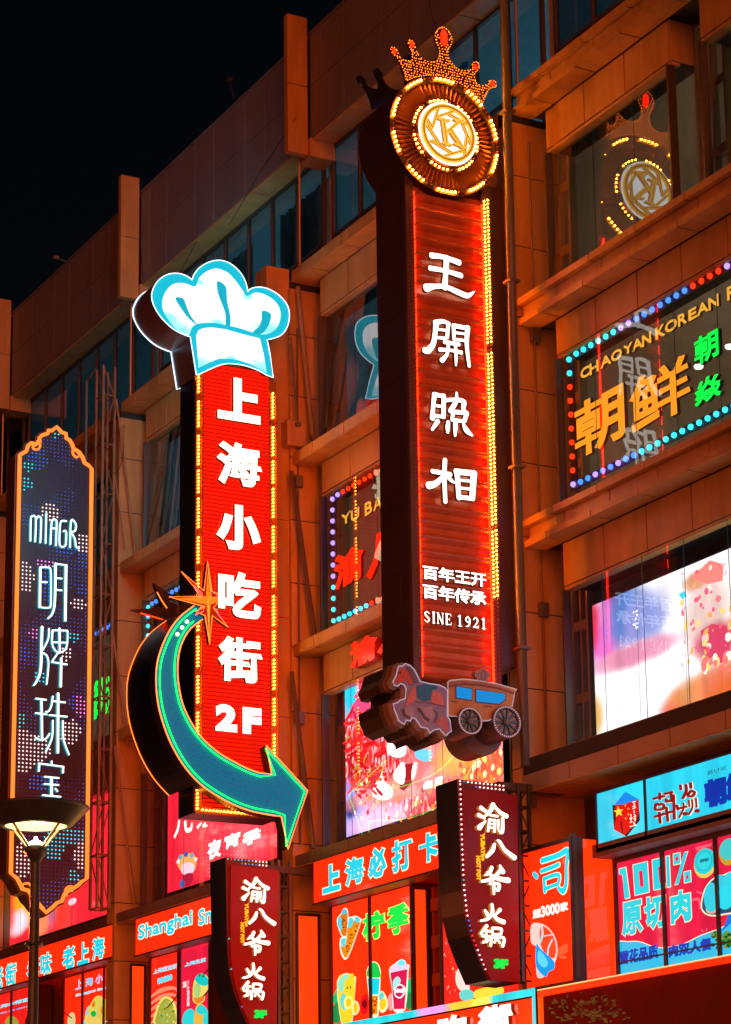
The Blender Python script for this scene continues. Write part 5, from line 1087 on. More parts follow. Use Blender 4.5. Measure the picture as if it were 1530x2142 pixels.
# cyan grill banner
pcy = PL('y', 23.62); a, b, c = pcy.uv(1249, 1661), pcy.uv(1252, 1775), pcy.uv(1352, 1700)
CYB = picture('cyan_face', (34, 192, 220), [], 1.2, pcy)
T = thing('light_box_banner', (a[0], 23.62, b[1]), 'cyan light box banner with a flag wrapped cube and dark red and blue characters', 'light box banner')
m = MB(); x9 = PIER[6] - 1; m.box(a[0] - .04, x9, 23.64, 24.0, b[1] - .04, a[1] + .04, D((.03, .05, .07), .4))
for x0, x1 in ((a[0], c[0] - .02), (c[0] + .02, x9)): m.rect(pcy, x0, x1, b[1], a[1], -.02, 0, CYB)
for x0, x1 in ((a[0] - .05, a[0]), (c[0] - .03, c[0] + .03)): m.rect(pcy, x0, x1, b[1] - .04, a[1] + .04, -.02, .02, D((.02, .04, .06), .4))
m.rect(pcy, a[0] - .05, x9, b[1] - .07, b[1], -.3, .02, D((.02, .04, .06), .4)); m.rect(pcy, a[0], x9, b[1] + .01, b[1] + .03, 0, .004, E((240, 210, 150), .9)); m.build('light_box', T)
zg = Z(1200, 1560, 4.636); m = MB(); Gp = lambda q, c, s, d: m.pxpoly(pcy, [zg(*p) for p in q], 0, d, E(c, s))
Gp([(502, 446), (640, 522), (590, 560), (480, 572), (400, 572)], (20, 130, 225), 1.0, .002); Gp([(380, 574), (490, 570), (540, 548), (632, 524), (645, 722), (516, 880), (394, 812)], (205, 16, 10), .95, .004)
Gp([(380, 574), (404, 575), (414, 700), (395, 780)], (90, 14, 20), .7, .006); Gp([(640, 640), (645, 722), (516, 880), (500, 868), (600, 760)], (70, 14, 30), .7, .006); Gp([(455, 740), (470, 730), (485, 850), (475, 855)], (110, 8, 8), .7, .006)
st = []
for j in range(10):
    a_ = math.pi / 2 + j * math.pi / 5 + .15; r_ = 50 if j % 2 == 0 else 20; st.append((440 + r_ * math.cos(a_), 640 - r_ * 1.1 * math.sin(a_)))
Gp(st, (230, 205, 60), 1.1, .008)
for cx, cy in ((505, 580), (535, 610), (535, 665), (510, 705)):
    Gp([(cx + (12 if j % 2 == 0 else 5) * math.cos(j * .628), cy + (12 if j % 2 == 0 else 5) * math.sin(j * .628)) for j in range(10)], (235, 170, 60), 1.0, .008)
m.strokes(pcy, zg, [[(575, 550, 7), (605, 540, 7)], [(590, 560, 7), (598, 585, 7), (575, 590, 6)], [(580, 610, 7), (604, 600, 7)], [(590, 630, 8), (592, 650, 7)], [(595, 665, 7), (605, 685, 7), (588, 690, 6)], [(560, 665, 6), (562, 690, 6)], [(550, 705, 6), (575, 700, 6)], [(560, 700, 6), (562, 725, 6)], [(590, 710, 6), (605, 705, 6), (600, 730, 6)], [(555, 745, 6), (575, 735, 6)], [(590, 745, 6), (605, 770, 6)], [(555, 785, 7), (575, 780, 6)], [(585, 775, 6), (610, 770, 6)]], 0, .010, E((255, 240, 220), 1.3)); m.build('cube_emblem', T)
DR = E((140, 14, 22), .8); OU = E((245, 225, 190), 1.0); BLU = E((12, 50, 165), .9)
G1 = [[(790, 515), (890, 490)], [(848, 462), (850, 520)], [(900, 468), (970, 450)], [(810, 575), (805, 615), (830, 622), (880, 612), (890, 580), (870, 565), (840, 575)], [(808, 570), (835, 565)], [(915, 520), (915, 540), (965, 535)], [(960, 470), (968, 540)], [(985, 480), (992, 710)], [(805, 690), (900, 660)], [(848, 650), (855, 750)], [(915, 600), (930, 730)], [(925, 650), (985, 640)]]
G2 = [[(1052, 385), (1056, 425)], [(1105, 380), (1110, 440), (1075, 510)], [(1150, 362), (1155, 410)], [(1130, 470), (1160, 440), (1190, 455), (1170, 490), (1130, 488), (1130, 470)], [(1020, 580), (1030, 620)], [(1075, 555), (1078, 610), (1035, 695)], [(1030, 610), (1110, 590)], [(1130, 530), (1135, 590)], [(1160, 525), (1165, 600), (1130, 665)], [(1200, 510), (1205, 595)]]
m = MB(); m.strokes(pcy, zg, wd(G1 + G2, 30), 0, .004, OU); m.strokes(pcy, zg, wd(G1 + G2, 21), 0, .030, DR)
for cx, cy in ((1092, 660), (1208, 632)):
    cc = pcy.uv(*zg(cx, cy)); k = pcy.per(*zg(cx, cy)) / 4.636; m.ell(pcy, cc, 34 * k, 18 * k, 0, .032, DR)
m.build('lettering', T)
m = MB(); text(m, pcy, '朝', pbox(pcy, (1478, 1692), (1519, 1622)), .035, 0, .03, BLU); m.build('character', T)
m = MB(); text(m, pcy, '鲜', pbox(pcy, (1524, 1678), (1565, 1608)), .035, 0, .03, BLU); m.build('character', T)
m = MB(); text(m, pcy, '흙난로', pbox(pcy, (1480, 1622), (1520, 1601)), .0, .002, .004, E((40, 90, 120), .7)); m.build('lettering', T)

# ---------------------------------------------------------------- backlit posters of the first floor
pp = PL('y', 24.0)
ART = {}
def poster(label, x0, x1, z0, z1, mat, mull=(), plane=None, lab_cat='poster', frame=.07, dep=.6):
    P = plane or pp; y = P.c; t = thing('backlit_poster', (x0, y, z0), label, lab_cat)
    m = MB(); m.box(x0 - frame, x1 + frame - .01, y + .03, y + dep, z0 - frame, z1 + frame, D((.08, .025, .02), .4)); m.rect(P, x0, x1, z0, z1, -.03, 0, mat); m.build('print', t)
    m = MB()
    for a_, b_, c_, d_ in ((x0 - frame, x0, z0 - frame, z1 + frame), (x1, x1 + frame, z0 - frame, z1 + frame), (x0, x1, z1, z1 + frame), (x0, x1, z0 - frame, z0)): m.box(a_, b_, y - .05, y + .03, c_, d_, D((.045, .03, .035), .35))
    for x in mull: m.box(x - .035, x + .035, y - .05, y - .004, z0, z1, D((.03, .02, .03), .35))
    m.build('frame', t); return t
FR2 = D((.20, .045, .03), .4)
def lit_strip(label, px_, py0, py1, x):
    """narrow red lit panel on a side facing the near end of the street"""
    P = PL('x', x); a, b = P.uv(px_[0], py1), P.uv(px_[1], py0); t = thing('side_light_panel', (x, a[0], a[1]), label, 'light panel')
    m = MB(); m.rect(P, a[0], b[0], a[1], b[1], -.05, 0, E((255, 62, 12), 1.0, .25)); m.build('print', t); m = MB()
    for u0, u1, v0, v1 in ((a[0] - .05, a[0], a[1], b[1] + .06), (b[0], b[0] + .05, a[1], b[1] + .06), (a[0], b[0], b[1], b[1] + .06)): m.rect(P, u0, u1, v0, v1, -.05, .03, FRAME)
    m.build('frame', t); return t
PR = picture('poster_red', (250, 36, 6), [], 1.9, pp); PC = picture('poster_crimson', (228, 26, 62), [], 1.0, pp)
def zonal(P, z, mb):
    def f(q, c, s=1.0, d=.003, sm=True): mb.pxpoly(P, [z(*p) for p in (smooth(q, 3) if sm else q)], 0, d, E(c, s, .3))
    return f
# drinks poster
a, b = pp.uv(696, 1898), pp.uv(698, 2160); xr = pp.uv(861, 1860)[0]
P1 = poster('red backlit poster of drinks and spring rolls with two green characters', a[0], xr, b[1], a[1], PR, (pp.uv(777, 1990)[0],))
m = MB(); z5 = Z(680, 1830, 5.885); f = zonal(pp, z5, m)
f([(195, 480), (235, 410), (280, 430), (290, 560), (270, 780), (215, 770), (160, 640), (150, 540)], (250, 244, 225), 1, .001); f([(290, 540), (330, 515), (385, 505), (442, 540), (440, 600), (280, 1030), (195, 960), (190, 780), (270, 760)], (250, 244, 225), 1, .0015)
f([(205, 490), (240, 420), (275, 440), (280, 560), (265, 740), (215, 740), (170, 620), (160, 540)], (205, 120, 25), .9, .004); f([(290, 620), (370, 560), (430, 580), (420, 640), (278, 1010), (215, 950), (205, 870), (260, 850)], (215, 135, 20), .95, .005)
f([(160, 540), (200, 530), (218, 600), (205, 680), (170, 650)], (70, 205, 225), 1, .007); f([(300, 540), (340, 530), (355, 570), (330, 640), (290, 650)], (70, 205, 225), 1, .008); f([(370, 520), (420, 520), (435, 570), (390, 590)], (80, 205, 225), 1, .008); f([(205, 480), (235, 420), (275, 440), (255, 480)], (70, 190, 220), 1, .008); f([(200, 800), (260, 780), (250, 870), (215, 880)], (90, 205, 215), 1, .009)
for i in range(26):
    t_ = random.random(); x = 250 + t_ * 150 + random.uniform(-25, 25); y = 960 - t_ * 330; f([(x - 14, y), (x, y - 10), (x + 12, y), (x, y + 12)], random.choice([(180, 80, 10), (235, 170, 40), (140, 60, 10), (240, 120, 20)]), .9, .010)
for i in range(12): x, y = random.uniform(215, 275), random.uniform(500, 700); f([(x - 12, y), (x, y - 10), (x + 12, y), (x, y + 12)], random.choice([(190, 60, 10), (230, 150, 40), (150, 50, 10)]), .9, .010)
GR = (10, 220, 70)
text(m, pp, '柠', pbox(pp, (759, 1972), (806, 1900)), .055, .002, .004, E((235, 240, 120), 1)); text(m, pp, '季', pbox(pp, (811, 1960), (856, 1884)), .050, .002, .004, E((235, 240, 120), 1))
text(m, pp, '柠', pbox(pp, (761, 1970), (804, 1902)), .04, .006, .008, E(GR, 1.05)); text(m, pp, '季', pbox(pp, (813, 1958), (854, 1886)), .036, .006, .008, E(GR, 1.05))
f([(150, 1310), (270, 1210), (300, 1240), (375, 1255), (380, 1310), (340, 1800), (290, 1825), (200, 1815)], (245, 240, 190), 1, .003); f([(165, 1310), (270, 1225), (370, 1270), (332, 1790), (205, 1800)], (225, 205, 40), 1, .005); f([(165, 1310), (270, 1220), (300, 1260), (250, 1300), (230, 1430), (190, 1440)], (130, 220, 190), 1, .007); f([(190, 1530), (240, 1450), (270, 1560), (270, 1660), (210, 1640)], (90, 210, 200), 1, .008); f([(250, 1520), (310, 1490), (350, 1560), (330, 1640), (260, 1650), (240, 1590)], (235, 225, 120), 1.1, .009); f([(270, 1540), (310, 1520), (330, 1570), (310, 1620), (270, 1610)], (215, 190, 30), 1, .010)
for x, y in ((280, 1390), (320, 1385)): f([(x - 6, y - 14), (x + 6, y - 14), (x + 6, y + 14), (x - 6, y + 14)], (120, 110, 20), .8, .010)
f([(345, 1590), (380, 1550), (420, 1600), (420, 1680), (370, 1730), (345, 1680)], (245, 235, 180), 1, .006); f([(355, 1600), (380, 1570), (410, 1610), (410, 1670), (370, 1710)], (215, 190, 30), 1, .008)
f([(105, 1500), (150, 1400), (175, 1420), (190, 1560), (120, 1600)], (20, 190, 110), .9, .002); f([(105, 1620), (180, 1580), (190, 1800), (105, 1810)], (15, 150, 80), .8, .0025)
f([(440, 1560), (470, 1490), (530, 1480), (530, 1680), (470, 1720), (440, 1650)], (215, 20, 30), .8, .003); f([(465, 1570), (500, 1530), (520, 1600), (490, 1650), (465, 1610)], (120, 8, 20), .8, .005)
f([(515, 1240), (520, 1160), (560, 1090), (610, 1065), (660, 1100), (688, 1180), (686, 1250), (660, 1730), (560, 1735), (540, 1480)], (245, 240, 190), 1, .003); f([(522, 1250), (530, 1160), (570, 1095), (610, 1075), (655, 1110), (680, 1190), (678, 1262)], (20, 195, 75), 1, .005); f([(526, 1270), (678, 1275), (665, 1470), (545, 1475)], (10, 205, 225), 1, .005, False); f([(545, 1490), (655, 1490), (645, 1715), (560, 1720)], (235, 130, 15), 1, .005, False)
for i in range(20): x, y = random.uniform(560, 645), random.uniform(1510, 1700); f([(x - 12, y), (x, y - 14), (x + 12, y), (x, y + 14)], random.choice([(180, 70, 5), (245, 180, 60), (150, 60, 10)]), .9, .008)
f([(665, 1470), (710, 1430), (745, 1480), (770, 1540), (770, 1640), (710, 1700), (670, 1640)], (245, 240, 190), 1, .006); f([(680, 1560), (730, 1520), (760, 1560), (750, 1630), (700, 1670), (680, 1620)], (225, 195, 30), 1, .008); f([(672, 1470), (710, 1440), (735, 1490), (690, 1550), (668, 1520)], (90, 205, 195), 1, .007)
f([(780, 1500), (830, 1460), (840, 1640), (800, 1670), (780, 1600)], (235, 150, 150), 1, .003)
f([(795, 1170), (870, 1090), (940, 1040), (990, 1060), (1000, 1100), (1040, 1110), (1030, 1200), (990, 1660), (850, 1670), (830, 1400)], (245, 235, 225), 1, .009); f([(812, 1205), (1022, 1160), (985, 1650), (855, 1655), (835, 1400)], (190, 20, 75), 1, .011, False); f([(805, 1165), (880, 1100), (990, 1090), (1030, 1115), (1000, 1160), (830, 1195)], (205, 190, 225), 1.1, .013); f([(900, 1090), (940, 1045), (985, 1062), (995, 1100), (930, 1120)], (90, 215, 220), 1.1, .015); f([(845, 1310), (900, 1250), (940, 1300), (900, 1400), (850, 1420)], (150, 220, 220), 1.0, .013)
f([(870, 1400), (930, 1345), (990, 1380), (1000, 1440), (940, 1520), (870, 1490)], (245, 235, 240), 1.1, .017); f([(880, 1405), (930, 1360), (980, 1390), (988, 1435), (935, 1505), (880, 1475)], (170, 25, 80), 1, .019)
text(m, pp, 'Ningji', pbox(pp, z5(872, 1470), z5(990, 1385)), .012, .02, .022, E((250, 240, 245), 1.2))
f([(1010, 1310), (1060, 1280), (1068, 1450), (1010, 1440)], (15, 185, 100), .9, .002); f([(1000, 1450), (1068, 1460), (1070, 1640), (1000, 1630)], (15, 140, 70), .8, .002)
m.build('printed_art', P1)
lit_strip('red lit panel on the side of the drinks poster box', (871, 890), 1862, 2130, PIER[4] + 4.15)
lit_strip('red lit panel on the pier between the brown lattice frame and the drinks poster', (625, 664), 1918, 2150, PIER[4] + .02)
# right part of the same bay, behind the lit hot pot sign
a = pp.uv(925, 1850); P2 = poster('red backlit poster with white spots, half hidden behind the lit hot pot sign', a[0], PIER[4] + 8.4, pp.uv(930, 2140)[1], pp.uv(925, 1838)[1], picture('poster_spots', (240, 40, 26), [], 1.05, pp))
m = MB(); random.seed(5)
scat(m, pp, (928, 1870, 960, 2080), 26, [(250, 180, 160), (250, 110, 90)], .012, .035, .002, 1.1)
zz = Z(600, 1550, 2.887); f = zonal(pp, zz, m); f([(1020, 1420), (1040, 1370), (1075, 1350), (1095, 1420), (1105, 1500), (1060, 1510), (1030, 1480)], (240, 215, 205), 1, .004); f([(1045, 1520), (1090, 1500), (1130, 1520), (1120, 1560), (1060, 1565)], (90, 205, 200), 1, .005); f([(1140, 1505), (1290, 1480), (1300, 1530), (1150, 1560)], (235, 215, 60), 1, .003); f([(970, 1170), (985, 1165), (990, 1205), (978, 1210)], (250, 235, 225), 1.1, .003); m.build('printed_art', P2)
for x0, x1 in ((PIER[4] + 4.25, PIER[4] + 5.15), (PIER[3] + 5.9, PIER[3] + 6.6)):
    pass
m = MB()   # red painted window grilles in the recesses between the poster boxes
def grille(x0, x1, z0, z1, label):
    m = MB()
    for x in (x0, (x0 + x1) / 2, x1): m.box(x - .045, x + .045, 24.35, 24.5, z0, z1, FR2)
    for k in range(4): z = z0 + (z1 - z0) * (k + .5) / 4; m.box(x0, x1, 24.30, 24.48, z - .12, z + .12, FR2)
    m.box(x0, x1, 24.52, 24.54, z0, z1, E((214, 40, 14), .75, .2)); tag(m.build('red_grille', loc=(x0, 24.4, z0)), label, 'grille')
grille(PIER[4] + 4.3, PIER[4] + 5.3, 5.8, 8.75, 'red window grille between the drinks poster and the spotted poster'); grille(PIER[4] + .05, PIER[4] + .62, 5.8, 8.75, 'red window grille left of the drinks poster'); grille(PIER[3] + .05, PIER[3] + .72, 5.8, 8.7, 'red window grille left of the scallion pancake poster')
# snack posters of the third bay
a = pp.uv(318, 2006); xm = pp.uv(376, 1990)[0]; xr = pp.uv(440, 1972)[0]; zb_ = 5.75
P3 = poster('red backlit poster of a scallion pancake held by chopsticks', a[0], xm - .04, zb_, a[1], picture('poster_pancake', (242, 28, 12), [], 1.8, pp))
P4 = poster('crimson backlit poster of fried buns held by chopsticks', xm + .10, xr, zb_, pp.uv(378, 1987)[1], PC)
zs_ = Z(270, 1880, 4.371); PW = E((120, 210, 230), 1.1); m = MB(); f = zonal(pp, zs_, m)
text(m, pp, '上海葱油饼', pbox(pp, zs_(225, 692), zs_(442, 590)), .008, .002, .004, PW)
for i in range(5): x = 275 + i * 27; y = 755 - i * 9; f([(x - 10, y + 22), (x - 12, y - 14), (x, y - 30), (x + 12, y - 18), (x + 12, y + 16), (x, y + 26)], (80, 205, 225), 1.1, .003)
for k, (y0, sl) in enumerate(((840, .25), (900, .22), (960, .1), (1020, .04), (1080, 0))): m.strokes(pp, zs_, [[(200, y0 + 60, 20), (290, y0, 44), (400, y0 - 60 * sl - 10, 30), (455, y0 + 10, 16)]], 0, .002, E((252, 130, 100), 1.0))
f([(235, 1145), (240, 1050), (270, 960), (310, 905), (350, 895), (400, 920), (435, 1010), (440, 1145)], (225, 215, 110), 1, .006); f([(250, 1145), (258, 1050), (285, 970), (320, 920), (350, 912), (390, 940), (420, 1020), (424, 1145)], (150, 165, 60), .95, .008)
for i in range(30): x, y = random.uniform(270, 415), random.uniform(940, 1130); f([(x - 9, y), (x, y - 8), (x + 9, y), (x, y + 8)], random.choice([(60, 110, 30), (220, 200, 90), (190, 170, 70), (90, 200, 190)]), .9, .010)
m.strokes(pp, zs_, [[(455, 870, 12), (400, 950, 12), (350, 1000, 10)]], .01, .016, E((90, 12, 20), .7)); m.build('printed_art', P3)
m = MB(); f = zonal(pp, zs_, m); text(m, pp, '上海生煎', pbox(pp, zs_(512, 624), zs_(704, 535)), .008, .002, .004, PW); text(m, pp, '煎', pbox(pp, zs_(495, 815), zs_(530, 750)), .01, .002, .004, E((250, 200, 200), 1.1)); text(m, pp, '一上的味道', pbox(pp, zs_(532, 985), zs_(556, 740)), .006, .002, .004, E((250, 200, 200), 1.1), None, True)
f([(585, 910), (590, 780), (620, 710), (680, 685), (730, 730), (735, 800), (700, 870), (690, 930), (640, 965), (600, 950)], (225, 205, 90), 1, .004); f([(605, 740), (640, 690), (690, 690), (728, 740), (720, 790), (660, 790)], (20, 190, 190), 1, .008); f([(600, 880), (605, 790), (640, 770), (660, 810), (650, 890), (620, 910)], (150, 200, 120), 1, .007); f([(600, 900), (650, 900), (690, 880), (680, 930), (640, 958), (610, 945)], (220, 120, 40), .95, .007)
f([(495, 1145), (500, 1060), (540, 1010), (590, 1020), (610, 1145)], (40, 205, 205), 1, .005); f([(600, 1145), (610, 1000), (650, 960), (700, 1000), (700, 1145)], (215, 170, 60), 1, .0055); f([(615, 1020), (650, 970), (700, 990), (720, 1040), (660, 1060)], (40, 200, 195), 1, .008); f([(680, 1145), (690, 1060), (735, 1040), (740, 1145)], (40, 205, 205), 1, .007)
f([(640, 700), (650, 680), (660, 700), (650, 715)], (40, 130, 50), .9, .010); f([(670, 705), (690, 690), (695, 710), (680, 720)], (40, 130, 50), .9, .010)
m.strokes(pp, zs_, [[(740, 640, 14), (690, 690, 14)], [(738, 830, 16), (690, 890, 16)]], .008, .014, E((90, 14, 50), .7)); m.build('printed_art', P4)
lit_strip('red lit panel on the pier left of the scallion pancake poster', (275, 301), 2022, 2160, PIER[3] + .02)
# posters of the fourth bay
a, b = pp.uv(137, 2035), pp.uv(262, 2018)
P5 = poster('red backlit Shanghai Snacks poster of spring rolls right of the lamp post', a[0], b[0], zb_, pp.uv(200, 2030)[1], picture('poster_rolls', (246, 30, 7), [], 1.8, pp), (pp.uv(175, 2080)[0], pp.uv(220, 2080)[0]))
zt_ = Z(0, 1880, 5.1); m = MB(); f = zonal(pp, zt_, m)
for c, LL, UR in (('上', (808, 975), (890, 850)), ('海', (915, 945), (995, 830)), ('小', (1020, 915), (1100, 795)), ('吃', (1140, 885), (1215, 765))): text(m, pp, c, pbox(pp, zt_(*LL), zt_(*UR)), .012, .002, .004, E((120, 190, 230), 1.05))
text(m, pp, 'Shanghai Snacks', pbox(pp, zt_(812, 1050), zt_(1210, 915)), .014, .002, .004, PW); text(m, pp, '三丝春卷', pbox(pp, zt_(1168, 1062), zt_(1330, 990)), .010, .002, .004, E((150, 200, 235), 1.0)); m.pxpoly(pp, [zt_(*p) for p in [(1240, 770), (1275, 765), (1275, 855), (1240, 865)]], 0, .003, E((250, 150, 140), 1))
f([(905, 1290), (935, 1160), (1030, 1120), (1150, 1110), (1195, 1150), (1200, 1240), (1150, 1340), (910, 1340)], (70, 205, 220), 1, .003); f([(940, 1190), (1010, 1060), (1060, 1035), (1095, 1070), (1010, 1250), (960, 1230)], (200, 195, 80), 1, .006); f([(1030, 1260), (1090, 1080), (1140, 1075), (1160, 1120), (1080, 1290)], (205, 180, 70), 1, .007); f([(1080, 1300), (1150, 1130), (1195, 1170), (1180, 1240), (1120, 1330)], (225, 165, 50), 1, .008); f([(910, 1270), (940, 1230), (1060, 1280), (1080, 1340), (930, 1340)], (215, 190, 90), 1, .009); f([(975, 1215), (1010, 1195), (1030, 1220), (1010, 1260), (985, 1250)], (20, 170, 60), 1, .011)
f([(985, 1130), (1010, 1090), (1020, 1130), (1000, 1160)], (210, 110, 25), 1, .010); f([(1080, 1190), (1100, 1150), (1115, 1190), (1095, 1230)], (215, 120, 25), 1, .011); f([(725, 1340), (735, 1250), (770, 1210), (800, 1240), (800, 1340)], (190, 195, 130), 1, .004); m.strokes(pp, zt_, [[(690, 1215, 12), (770, 1272, 12)]], .004, .010, E((100, 20, 20), .7))
for k in range(4): m.strokes(pp, zt_, [[(1130, 1270 + k * 22, 8), (1210, 1250 + k * 18, 10), (1280, 1230 + k * 26, 8), (1340, 1180 + k * 36, 8)]], 0, .004 + k * .001, E((250, 170, 150), 1.0))
m.build('printed_art', P5)
lit_strip('red lit panel on the side of the spring roll poster box', (273, 297), 2020, 2160, PIER[3] - .62) if 0 else None
a = pp.uv(64, 2062); P6 = poster('red backlit noodle poster with cyan writing left of the lamp post', PIER[2] - 2.2, pp.uv(63, 2100)[0], zb_, pp.uv(30, 2073)[1], picture('poster_noodles', (238, 30, 24), [], 1.0, pp), (pp.uv(26, 2100)[0],))
m = MB(); f = zonal(pp, zt_, m); text(m, pp, '上海本帮面', pbox(pp, zt_(-60, 1190), zt_(315, 1050)), .012, .002, .004, PW); text(m, pp, 'Shanghai local noodles', pbox(pp, zt_(-60, 1245), zt_(315, 1140)), .016, .002, .004, E((60, 170, 235), 1)); f([(60, 1340), (80, 1270), (130, 1250), (180, 1280), (195, 1340)], (150, 150, 60), .9, .004); f([(270, 1340), (290, 1250), (340, 1200), (340, 1340)], (90, 20, 20), .7, .004); m.build('printed_art', P6)
lit_strip('red lit panel beside the lamp post under the row of cyan characters', (113, 131), 2066, 2160, PIER[2] + .02 + 2.0)
# sushi poster on the corner and its side
ps2 = PL('y', 23.2); a, b = ps2.uv(1095, 1778), ps2.uv(1204, 2050)
P7 = poster('red backlit sushi poster with a large cyan character and 3000 in white', a[0], b[0], b[1], ps2.uv(1204, 1757)[1], picture('poster_sushi', (252, 34, 4), [], 1.9, ps2), (), ps2, dep=.2)
zu = Z(1030, 1550, 3.06); m = MB(); f = zonal(ps2, zu, m)
SI = [[(318, 768, 34), (420, 735, 34), (485, 705, 40), (478, 800, 30), (476, 905, 34), (458, 960, 40), (425, 942, 24)], [(315, 835, 26), (380, 812, 28), (430, 790, 28)], [(335, 880, 30), (340, 965, 28)], [(335, 882, 24), (428, 856, 26), (424, 925, 26)], [(345, 945, 24), (425, 915, 22)]]
m.strokes(ps2, zu, SI, 0, .004, E((245, 235, 190), 1), None, 1.35); m.strokes(ps2, zu, SI, 0, .012, E((20, 205, 225), 1.05))
m.strokes(ps2, zu, [[(270, 850, 30), (288, 870, 36)]], 0, .012, E((20, 205, 225), 1.05))
text(m, ps2, '3000', pbox(ps2, zu(315, 1130), zu(432, 1030)), .012, .002, .004, E((250, 225, 215), 1.2)); text(m, ps2, '家', pbox(ps2, zu(438, 1095), zu(485, 1025)), .010, .002, .004, E((250, 225, 215), 1.2)); text(m, ps2, '超', pbox(ps2, zu(262, 1140), zu(312, 1070)), .010, .002, .004, E((250, 225, 215), 1.2))
f([(250, 1180), (300, 1165), (360, 1195), (405, 1260), (418, 1340), (400, 1420), (350, 1400), (290, 1320), (250, 1290)], (250, 200, 190), 1, .003); f([(310, 1190), (360, 1205), (400, 1270), (410, 1340), (395, 1390), (350, 1370), (310, 1300)], (235, 70, 30), 1, .006)
m.strokes(ps2, zu, [[(320, 1180, 16), (325, 1240, 20), (310, 1290, 16)], [(390, 1270, 8), (365, 1320, 12), (358, 1370, 10)], [(330, 1250, 6), (390, 1240, 6)]], .004, .009, E((160, 205, 220), 1))
f([(285, 1300), (310, 1330), (370, 1380), (400, 1420), (395, 1460), (360, 1480), (345, 1510), (300, 1470), (280, 1420)], (25, 150, 225), 1, .008); f([(300, 1340), (340, 1380), (360, 1430), (330, 1450), (295, 1410)], (90, 205, 235), 1, .010); f([(285, 1430), (320, 1480), (330, 1512), (290, 1512)], (205, 195, 190), 1, .006)
for q in ([(418, 1335), (450, 1310), (478, 1295), (480, 1325), (440, 1345)], [(420, 1345), (460, 1335), (488, 1328), (470, 1360), (430, 1362)], [(420, 1355), (450, 1370), (478, 1388), (450, 1395), (425, 1380)]): f(q, (252, 90, 50), 1, .005)
m.build('printed_art', P7)
XSd = PIER[5] + 1.78; psd = PL('x', XSd); a, b = psd.uv(1219, 2045), psd.uv(1284, 1760)
T = thing('backlit_poster', (XSd, a[0], a[1]), 'plain glossy red light box mirroring the 100% poster next to it', 'poster')
m = MB(); m.rect(psd, a[0] - .06, b[0] + .12, a[1], b[1], -.4, 0, E((255, 56, 8), 1.0, .05)); m.build('print', T)
m = MB(); m.rect(psd, a[0] - .14, a[0] - .06, a[1], b[1] + .08, -.06, .03, FRAME); m.build('frame', T)
# 100% poster
pq = PL('y', 24.02); a, b = pq.uv(1291, 1806), pq.uv(1295, 2050); X9 = PIER[6] - .8
P8 = poster('crimson backlit poster reading 100% with cyan characters and a plate of meat', a[0], X9, b[1], a[1], picture('poster_meat', (222, 26, 66), [], 1.0, pq), (pq.uv(1392, 1900)[0], pq.uv(1503, 1850)[0]), pq)
zp = Z(1100, 1720, 3.558); m = MB(); f = zonal(pq, zp, m); f2 = lambda q, c, s=1.0, d=.003: f(q, c, s, d, False)
CYN = (28, 200, 215); OUTP = (245, 225, 190)
NUM = [[(697, 350), (745, 335), (775, 560), (737, 570), (722, 390), (700, 392)], [(800, 320), (905, 292), (920, 518), (815, 545)], [(943, 283), (1020, 262), (1028, 320), (985, 332), (996, 455), (1035, 445), (1038, 485), (955, 505)], [(1045, 255), (1068, 250), (1078, 478), (1055, 484)], [(1180, 225), (1206, 218), (1140, 460), (1112, 466)], [(1100, 238), (1148, 226), (1152, 305), (1104, 318)], [(1180, 372), (1226, 360), (1230, 440), (1184, 452)]]
for q in NUM:
    cx = sum(p[0] for p in q) / len(q); cy = sum(p[1] for p in q) / len(q); f2([(p[0] + (5 if p[0] > cx else -5), p[1] + (5 if p[1] > cy else -5)) for p in q], OUTP, 1, .001); f2(q, CYN, 1.0, .004)
f2([(845, 365), (870, 358), (880, 475), (855, 483)], (222, 26, 66), 1, .007); f2([(1116, 260), (1136, 254), (1138, 284), (1118, 290)], (222, 26, 66), 1, .007); f2([(1196, 396), (1212, 391), (1214, 420), (1198, 426)], (222, 26, 66), 1, .007)
for c, LL, UR in (('原', (722, 850), (862, 570)), ('切', (890, 805), (1040, 530)), ('肉', (1085, 762), (1226, 492))):
    bx = pbox(pq, zp(*LL), zp(*UR)); text(m, pq, c, (bx[0] - .016, bx[1] - .016, bx[2] + .016, bx[3] + .016), .040, .001, .002, E(OUTP, 1)); text(m, pq, c, bx, .026, .004, .005, E(CYN, 1.0))
f([(686, 905), (760, 885), (850, 885), (930, 915), (1000, 930), (1080, 925), (1180, 900), (1300, 840), (1440, 790), (1600, 730), (1600, 980), (1400, 1010), (690, 1170)], OUTP, 1, .001); f([(684, 912), (760, 892), (850, 892), (930, 922), (1000, 937), (1080, 932), (1180, 907), (1300, 847), (1440, 797), (1600, 737), (1600, 980), (1400, 1020), (684, 1180)], (38, 180, 220), 1, .002)
text(m, pq, '雪花品质', pbox(pq, zp(705, 1065), zp(985, 905)), .012, .006, .008, E((15, 60, 180), .9)); text(m, pq, '肉双人餐', pbox(pq, zp(1070, 1010), zp(1385, 855)), .012, .006, .008, E((15, 60, 180), .9))
def disc(cx, cy, rx, ry, c, d, s=1.0): k = pq.per(*zp(cx, cy)) / 3.558; m.ell(pq, pq.uv(*zp(cx, cy)), rx * k * 1.9, ry * k, 0, d, E(c, s, .3), None, 30)
disc(1335, 310, 72, 105, (210, 190, 90), .006); disc(1333, 290, 68, 95, (30, 195, 205), .009); disc(1333, 288, 50, 72, (26, 150, 170), .011); disc(1333, 288, 46, 67, (40, 205, 215), .013); text(m, pq, '鲜切', pbox(pq, zp(1305, 305), zp(1368, 262)), .006, .015, .016, E((20, 120, 140), .8))
